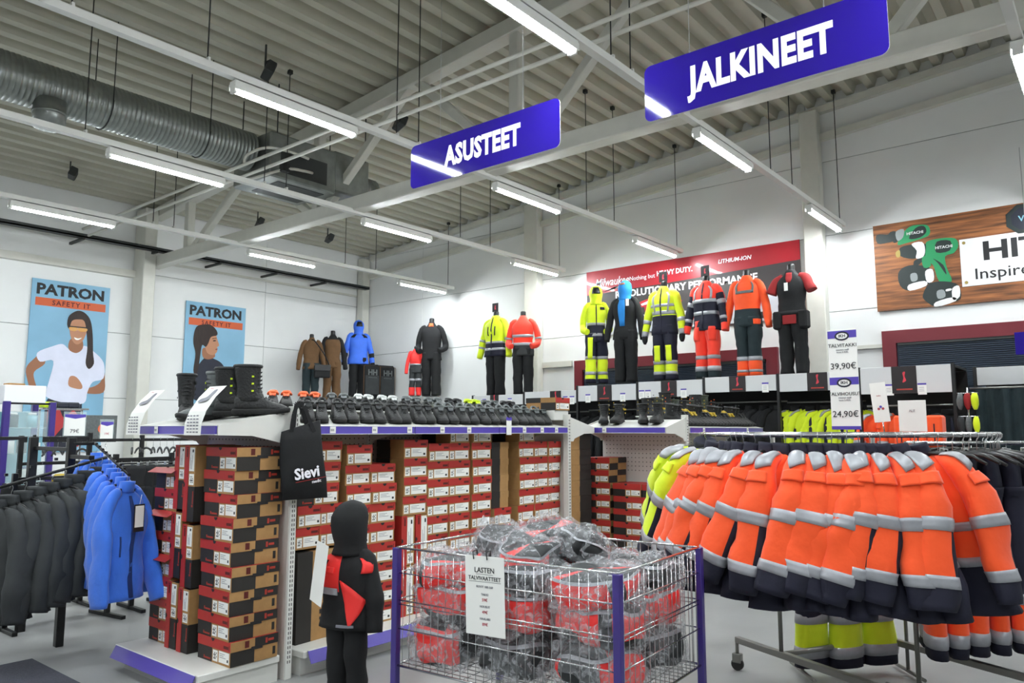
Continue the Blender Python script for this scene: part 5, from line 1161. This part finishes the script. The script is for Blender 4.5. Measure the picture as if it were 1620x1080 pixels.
for i in range(1, 18): b.tube([(X1 * i / 18, 0, .42), (X1 * i / 18, Y1, .42)], .0025, 'chrome', 4)
for i in range(1, 12): b.tube([(0, Y1 * i / 12, .418), (X1, Y1 * i / 12, .418)], .0025, 'chrome', 4)
tag(b.build('floor_wires', ct), kind='stuff')
def package(label, M_, sx, sy, sz, main, second, seed):
    t = thing('bagged_snowsuit', label, 'bagged clothes', M_, 'plastic bagged children\'s winter clothes')
    def blob(mb, ex, amp, m, fr, zones=None, n=22, mrows=14):
        rings = []
        for i in range(mrows + 1):
            ph = -math.pi / 2 + math.pi * i / mrows; r = []
            for k in range(n):
                th = 2 * math.pi * k / n
                cz = math.copysign(abs(math.sin(ph)) ** .6, math.sin(ph)); cp = abs(math.cos(ph)) ** .45
                c_ = math.copysign(abs(math.cos(th)) ** .5, math.cos(th)); s_ = math.copysign(abs(math.sin(th)) ** .5, math.sin(th))
                v = Vector((c_ * cp * (sx / 2 + ex), s_ * cp * (sy / 2 + ex), cz * (sz / 2 + ex)))
                nn = Vector((noise.noise(v * fr + Vector((seed, 0, 0))), noise.noise(v * fr + Vector((0, seed, 9))), noise.noise(v * fr + Vector((3, 0, seed)))))
                r.append(mb.vert(v + nn * amp))
            rings.append(r)
        mb.skin(rings, m, True, True, (lambda i, k: zones(i, k)) if zones else None)
    g = MB(); z1 = lambda i, k: main if (3 + seed % 4 <= i <= 8 + seed % 3 and (k + seed * 3) % 22 > 4) or (k + seed) % 22 in (7, 8, 9) else second
    blob(g, -.012, .03, main, 7, z1, 44, 14); gm = g.build('garment', t)
    rb = MB()
    a = seed * 1.7 % 6
    c = MB(); blob(c, -.008, .03, 'reflect', 7, None, 44, 14); fs = [i for i in range(len(c.f)) if i // 44 == 9 and len(c.f[i]) == 4]; c.f = [c.f[i] for i in fs]; c.m = [0] * len(fs); c.s = [True] * len(fs); c.build('reflective_band', gm)
    f = MB(); blob(f, .006, .05, 'plastic', 15, None, 40, 26); f.build('plastic_film', t)
    return t
k = 0
order = ['front left', 'front right', 'back left', 'back right']
for lay, zc in enumerate((.535, .74, .92)):
    for iy in range(3):
        for ix in range(2):
            x = .225 + ix * .435; y = .215 + iy * .415
            hz = .22 if lay < 2 else .17
            if lay == 2 and ix == 0 and iy == 0: pass
            main = 'kid_red' if (lay + iy + ix) % 2 == 0 or (lay == 1 and ix == 0) else 'charcoal'
            second = 'charcoal' if main == 'kid_red' else 'black_cloth'
            package('%s plastic bagged suit, %s layer, %s %s in the wire cart' % ({'kid_red': 'red and grey', 'charcoal': 'dark grey'}[main], ('bottom', 'middle', 'upper')[lay], ('right', 'centre', 'left')[iy], ('near', 'far')[ix]), MC @ T(x + JIT(.01), y + JIT(.01), zc - (.03 if lay == 2 else 0), JIT(.12), JIT(.08), JIT(.08)), (.38), .37, hz, main, second, k + 1); k += 1
for j, (x, y, z, rz, c_, lb) in enumerate(((.42, .92, 1.02, .5, 'charcoal', 'heaped left'), (.5, .68, 1.04, -.3, 'kid_red', 'heaped in the middle'), (.52, .47, 1.03, .9, 'charcoal', 'heaped behind the front post'), (.24, .62, 1.0, .2, 'kid_red', 'heaped nearest the notice'))):
    package('plastic bagged suit %s on top of the cart load' % lb, MC @ T(x, y, z - .01, rz, .3, -.2), .34, .26, .15, c_, 'black_cloth' if c_ == 'charcoal' else 'charcoal', 30 + j)
nt_ = thing('cart_notice', 'white notice reading LASTEN TALVIVAATTEET clipped to the wire cart', 'notice', MC @ FU(-.012, .69, .83) @ Matrix.Rotation(R(1.5), 4, 'Z'))
b = MB(); b.rbox(-.115, -.18, 0, .115, .18, .002, 'label', .001); b.build('paper', nt_)
for s_, sz, y, m_ in (('LASTEN', .034, .115, 'ink'), ('TALVIVAATTEET', .026, .078, 'ink'), ('KOOT 100-160', .015, .04, 'ink_grey'), ('TAKKI', .015, .005, 'ink_grey'), ('59€', .02, -.02, 'ink_red'), ('HOUSUT', .015, -.05, 'ink_grey'), ('49€', .02, -.075, 'ink_red'), ('HAALARI', .015, -.105, 'ink_grey'), ('89€', .02, -.13, 'ink_red')): text(s_, sz, m_, nt_, 0, y, .003)
b = MB(); b.box(-.05, .096, .002, .05, .0975, .0028, 'ink'); b.box(-.095, .062, .002, .095, .0635, .0028, 'ink'); b.build('underline', nt_)
for x in (-.06, .02):
    b = MB(); b.tube([(x, .165, .006), (x, .2, .012), (x, .205, -.02), (x, .18, -.022)], .003, 'dark_form', 6); b.build('hook', nt_)
# ------------------------------------------------------------ left clothes racks
t = thing('four_way_rack', 'black four way clothes rack with dark jackets and blue fleeces', 'clothes rack', T(2.41, 6.35, 0))
b = MB(); b.rbox(-.028, -.028, 0, .028, .028, 1.545, 'dark_form', .004); b.build('post', t)
b = MB(); b.rbox(-.5, .66, 0, -.445, .715, 1.55, 'dark_form', .004) if 0 else b.rbox(-.06, .66, 0, -.0, .72, 1.545, 'dark_form', .004); b.build('post', t)
b = MB(); b.rbox(-.03, 0, .28, -.005, .69, .32, 'dark_form', .003); b.build('brace', t)
b = MB(); b.rbox(-.02, -.38, 1.385, .02, .0, 1.415, 'dark_form', .003); b.build('side_arm', t); b = MB(); b.rbox(.0, -.03, 1.485, .17, .0, 1.51, 'dark_form', .003); b.build('side_arm', t)
b = MB(); b.rbox(-.03, 0, 1.44, -.0, .69, 1.47, 'dark_form', .003); b.build('brace', t)
b = MB(); b.tube([(0.11, -.37, 1.40), (-.62, -.34, 1.20)], .011, 'dark_form', 8); [b.cbox(-.08 * q - .02, .003 * q, 1.41 - .026 * q, .02, .02, .02, 'dark_form') for q in range(1, 8)]; b.build('sloping_arm', t)
b = MB(); b.tube([(.16, -.02, 1.50), (-.01, -1.02, 1.30)], .011, 'dark_form', 8); [b.cbox(.16 - .017 * q, -.1 * q, 1.515 - .02 * q, .014, .014, .02, 'dark_form') for q in range(1, 10)]; b.build('sloping_arm', t)
for i in range(9):
    q = (i + .5) / 8.2; x, y, z = 2.52 - .66 * q, 5.98 + .03 * q, 1.375 - .20 * q
    lab = 'dark grey softshell jacket, %s from the rack post' % nth(i)
    Mj = T(x, y, z, R(-90) + .32 + JIT(.05), 0, JIT(.015))
    jacket('softshell_jacket', lab, 'softshell', 50 + i % 3, Mj, 'dark softshell jackets on the left rack')
    h = hanger(Mj, 'hanger with white size disc in the ' + lab, 'hangers with white size discs')
    b = MB(); b.x = Matrix.Translation((0, -.0, -.06)); b.tube([(0, -.022, 0), (0, .022, 0)], .028, 'label', 12); b.tube([(0, -.024, 0), (0, .024, 0)], .013, 'ink', 8); b.build('size_disc', h)
for i in range(8):
    q = (i + .6) / 8.0; x, y, z = 2.57 - .17 * q, 6.33 - 1.0 * q, 1.475 - .20 * q
    lab = 'bright blue fleece jacket, %s from the front' % nth(7 - i)
    Mj = T(x, y, z, R(14) + JIT(.05), 0, JIT(.02), 1.0)
    Mj = Mj @ Matrix.Diagonal((.62, .95, 1.03, 1)); jacket('fleece_jacket', lab, 'fleece', 60 + i % 3, Mj, 'blue fleeces on the left rack')
    hanger(Mj, 'hook hanger of the ' + lab, 'fleece hangers')
t2 = thing('swing_tag', 'white and black swing tag on the front blue fleece', 'tag', T(2.42, 5.20, 1.02, R(14))); b = MB(); b.rbox(-.04, -.004, -.09, .04, -.001, .09, 'dark_form', .001); b.rbox(-.033, -.0055, -.06, .033, -.004, .08, 'label', .001); b.build('card', t2); b = MB(); b.tube([(0, -.002, .09), (.03, .02, .15)], .0015, 'label', 4); b.build('string', t2)
def rail_rack(label, M_, L, h, bar2=None):
    t = thing('clothes_rail', label, 'clothes rack', M_, 'dark clothes rails in the left background')
    for z in (h,) + ((bar2,) if bar2 else ()):
        b = MB(); b.rbox(0, -.015, z - .015, L, .015, z + .015, 'dark_form', .003); b.build('rail', t)
    n = max(2, int(L / 1.1) + 1)
    for i in range(n):
        x = L * i / (n - 1); b = MB(); b.rbox(x - .02, -.02, 0, x + .02, .02, h + .05, 'dark_form', .003); b.build('post', t)
        b = MB(); b.rbox(x - .02, -.25, 0, x + .02, .25, .03, 'dark_form', .003); b.build('foot', t)
    return t
rail_rack('black clothes rail behind the blue fleeces with white hangers', T(2.7, 8.3, 0), 2.3, 1.5, 1.28)
rail_rack('long black rail crossing before the glass display case', T(1.6, 7.75, 0), 1.5, 1.53)
rail_rack('black rail of trousers right of the blue fleeces', T(3.05, 7.05, 0, R(8)), .55, 1.34)
rail_rack('low black rail of dark trousers below the fleeces', T(2.3, 7.15, 0), 1.0, 1.2)
for i in range(6): p = T(3.05, 7.05, 0, R(8)) @ Vector((.05 + i * .09, 0, 1.32)); trousers('black trousers, %s from the left right of the fleeces' % nth(i), 'black', 70 + i % 2, T(p.x, p.y, p.z, R(-25) + JIT(.1), 0, 0, .92), 'black trousers on the left rails')
for i in range(7): p = Vector((2.38 + i * .13, 7.15, 1.18)); trousers('dark trousers low behind the rack, %s from the left' % nth(i), 'black', 70 + i % 2, T(p.x, p.y, p.z, R(-30) + JIT(.1), 0, 0, .82), 'low dark trousers behind the left rack')
for i in range(16):
    hanger(T(2.8 + i * .075 + (.35 if i > 7 else 0), 8.3, 1.49, R(60) + JIT(.3)), 'bare hanger, %s from the left on the background rail' % nth(i), 'bare hangers on the background rail')
for i, (x, c_, lb) in enumerate(((3.35, 'shoe_lime', 'lime'), (3.5, 'pink', 'pink'), (3.62, 'shoe_lime', 'second lime'), (2.95, 'shoe_yellow', 'yellow'), (3.2, 'label', 'white'), (3.9, 'label', 'second white'))):
    t = thing('sweatshirt', '%s folded top lying on the background table' % lb, 'folded clothes', T(x, 7.9, 1.06, JIT(.3)), 'folded tops on the background table'); b = MB(); b.rbox(-.07, -.1, 0, .07, .1, .10 + .03 * (i % 2), c_, .03); b.build('cloth', t); b = MB(); b.rbox(-.03, -.104, .04, .03, -.1, .07, 'label', .001); b.build('swing_tag', t)
t = thing('background_table', 'white table holding folded bright tops behind the fleeces', 'table', T(2.7, 7.9, 0)); b = MB(); b.rbox(0, -.2, 1.03, 1.5, .2, 1.06, 'shelf', .004); b.build('top', t)
for x in (.04, 1.46):
    for y in (-.17, .17): b = MB(); b.rbox(x - .02, y - .02, 0, x + .02, y + .02, 1.03, 'shelf', .003); b.build('leg', t)
# display cases with purple posts
def case(label, M_, w_):
    t = thing('display_case', label, 'display case', M_, 'glass display cases with purple posts')
    for x in (0, w_):
        for y in (0, .5): b = MB(); b.rbox(x - .03, y - .03, 0, x + .03, y + .03, 1.9, 'purple_dark', .004); b.build('post', t)
    b = MB(); b.rbox(.03, -.005, .6, w_ - .03, .005, 1.8, 'glass', .001); b.build('glass_pane', t)
    b = MB(); b.rbox(.03, .48, .3, w_ - .03, .5, 1.8, 'turq', .003); b.build('back_panel', t)
    b = MB(); b.rbox(0, 0, 0, w_, .5, .6, 'shelf', .005); b.build('plinth', t)
    b = MB(); b.tube([(0, 0, 1.88), (w_, 0, 1.88)], .012, 'dark_form', 6); b.build('top_bar', t)
    for z in (1.05, 1.35, 1.62):
        b = MB(); b.rbox(.03, .03, z, w_ - .03, .47, z + .012, 'glass', .001); g = b.build('glass_shelf', t)
    return t
case('glass display case between two purple posts at the left', T(2.77, 9.0, 0), .43)
case('glass display case cut by the left frame edge', T(2.18, 9.2, 0), .5)
b = MB(); b.rbox(2.80, 9.2, 1.88, 3.2, 9.4, 2.08, 'white', .006); tag(b.build('cardboard_box'), 'white carton standing on top of the display case', 'carton')
b = MB(); b.rbox(2.84, 9.22, 2.081, 3.0, 9.38, 2.10, 'kraft', .004); tag(b.build('cardboard_box'), 'flat tan box lying on the white carton', 'box')
b = MB(); b.tube([(2.6, 9.3, 1.9), (2.6, 9.3, 2.06)], .06, 'purple_dark', 14); b.tube([(2.6, 9.3, 2.06), (2.6, 9.3, 2.12), (2.6, 9.3, 2.14)], [.05, .03, .012], 'label', 12); tag(b.build('spray_bottle'), 'purple bottle with a white cap at the left frame edge', 'bottle')
for i, (x, z, c_, lb) in enumerate(((2.88, 1.362, 'label', 'white jar on the middle shelf'), (3.0, 1.362, 'poster_navy', 'navy tin on the middle shelf'), (2.9, 1.632, 'poster_navy', 'navy tin on the top shelf'), (3.08, 1.632, 'turq', 'pale blue tin on the top shelf'), (3.05, 1.062, 'label', 'white tub on the low shelf'), (2.4, 1.362, 'green_prod', 'green tin in the edge case'), (2.5, 1.632, 'turq', 'pale tin in the edge case'))):
    b = MB(); yb = 9.2 if x > 2.7 else 9.4; b.tube([(x, yb, z), (x, yb, z + .13)], .05, c_, 14); b.tube([(x, yb, z + .13), (x, yb, z + .155)], .04, 'label' if c_ != 'label' else 'purple_dark', 14)
    tag(b.build('tin'), lb + ' of the glass case', 'tin', 'tins in the display cases')
for (u, v, z, w_, h, lb, ln) in ((3.55, 9.3, 1.66, .22, .24, 'white price sign reading 79€ on an acrylic stand', [('79€', .06, -.07, 'ink')]), (3.92, 9.35, 1.60, .14, .2, 'smaller white price sign right of the 79€ sign', [('19€', .035, -.04, 'ink_red')])):
    t = thing('price_stand', lb, 'price sign', FV(u, v, z), 'price signs in the left background')
    b = MB(); b.rbox(-w_ / 2, -h / 2, 0, w_ / 2, h / 2, .003, 'label', .001); b.build('card', t)
    b = MB(); b.rbox(-w_ / 2 - .01, -h / 2 - .02, -.006, w_ / 2 + .01, h / 2 + .03, -.002, 'glass', .001); b.build('acrylic_back', t)
    b = MB(); b.poly(cr([(-w_ / 2, h / 2, 0), (w_ / 2, h / 2, 0), (w_ / 2, h / 2 - .02, 0), (0, h / 2 - .05, 0), (-w_ / 2, h / 2 - .02, 0)], 1) and [(-w_ / 2, h / 2), (w_ / 2, h / 2), (w_ / 2, h / 2 - .03), (0, h / 2 - .05), (-w_ / 2, h / 2 - .03)], .0036, 'purple'); b.build('blue_header', t)
    for s_, sz, y, m_ in ln: text(s_, sz, m_, t, 0, y, .004)
    b = MB(); b.tube([(0, -h / 2, -.004), (0, 1.06 - z, -.004)], .006, 'chrome', 6); b.build('stem', t)
t = thing('background_counter', 'pale counter under the background price signs', 'counter', T(3.3, 9.2, 0)); b = MB(); b.rbox(0, 0, 1.02, 1.2, .5, 1.06, 'shelf', .004); b.build('worktop', t); b = MB(); b.rbox(.03, .03, 0, 1.17, .47, 1.02, 'shelf', .004); b.build('cabinet', t)
t = thing('workwear_panel', 'brown display panel with an orange round emblem by the price signs', 'display panel', FV(3.85, 9.62, 1.62)); b = MB(); b.rbox(-.3, -.16, -.01, .3, .16, 0, 'shoe_grey', .003); b.build('panel', t); b = MB(); b.poly([(.14 + .06 * math.cos(a), .06 * math.sin(a)) for a in [2 * math.pi * q / 16 for q in range(16)]], .001, 'shoe_orange'); b.build('orange_emblem', t); b = MB(); b.rbox(-.02, -.57, -.01, .02, -.16, -.005, 'chrome', .002); b.build('stem', t)
for i, (u, c_, z, lb) in enumerate(((3.45, 'shoe_lime', 1.86, 'lime'), (3.58, 'poster_navy', 1.86, 'navy'), (3.7, 'poster_navy', 1.86, 'second navy'))):
    b = MB(); b.rbox(u - .07, 9.75, z, u + .07, 9.95, z + .07, c_, .02); tag(b.build('knit_cap'), '%s cap on the shelf before the left poster' % lb, 'cap', 'caps before the poster')
t = thing('cap_shelf', 'thin steel shelf of caps before the left poster', 'shelf', T(3.35, 9.7, 0)); b = MB(); b.rbox(0, 0, 1.84, .5, .3, 1.86, 'chrome', .003); b.build('shelf_plate', t)
for x in (.02, .48): b = MB(); b.rbox(x - .01, .14, 0, x + .01, .16, 1.84, 'chrome', .003); b.build('leg', t)
t = thing('product_card', 'small blue product card clipped on the dark rail', 'card', T(2.62, 7.72, 1.43)); b = MB(); b.rbox(-.06, -.004, -.11, .06, 0, .11, 'turq', .002); b.build('card', t); b = MB(); b.rbox(-.04, -.005, -.03, .0, -.004, .05, 'poster_navy', .001); b.rbox(.01, -.005, .02, .045, -.004, .06, 'label', .001); b.build('printed_picture', t); b = MB(); b.rbox(-.01, -.004, .1, .01, .03, .13, 'dark_form', .002); b.build('clip', t)
# floor mat
b = MB(); b.rbox(.9, 4.2, 0, 2.16, 6.12, .012, 'mat_rug', .005); tag(b.build('floor_mat'), 'dark grey entrance mat on the floor at the bottom left', 'mat')
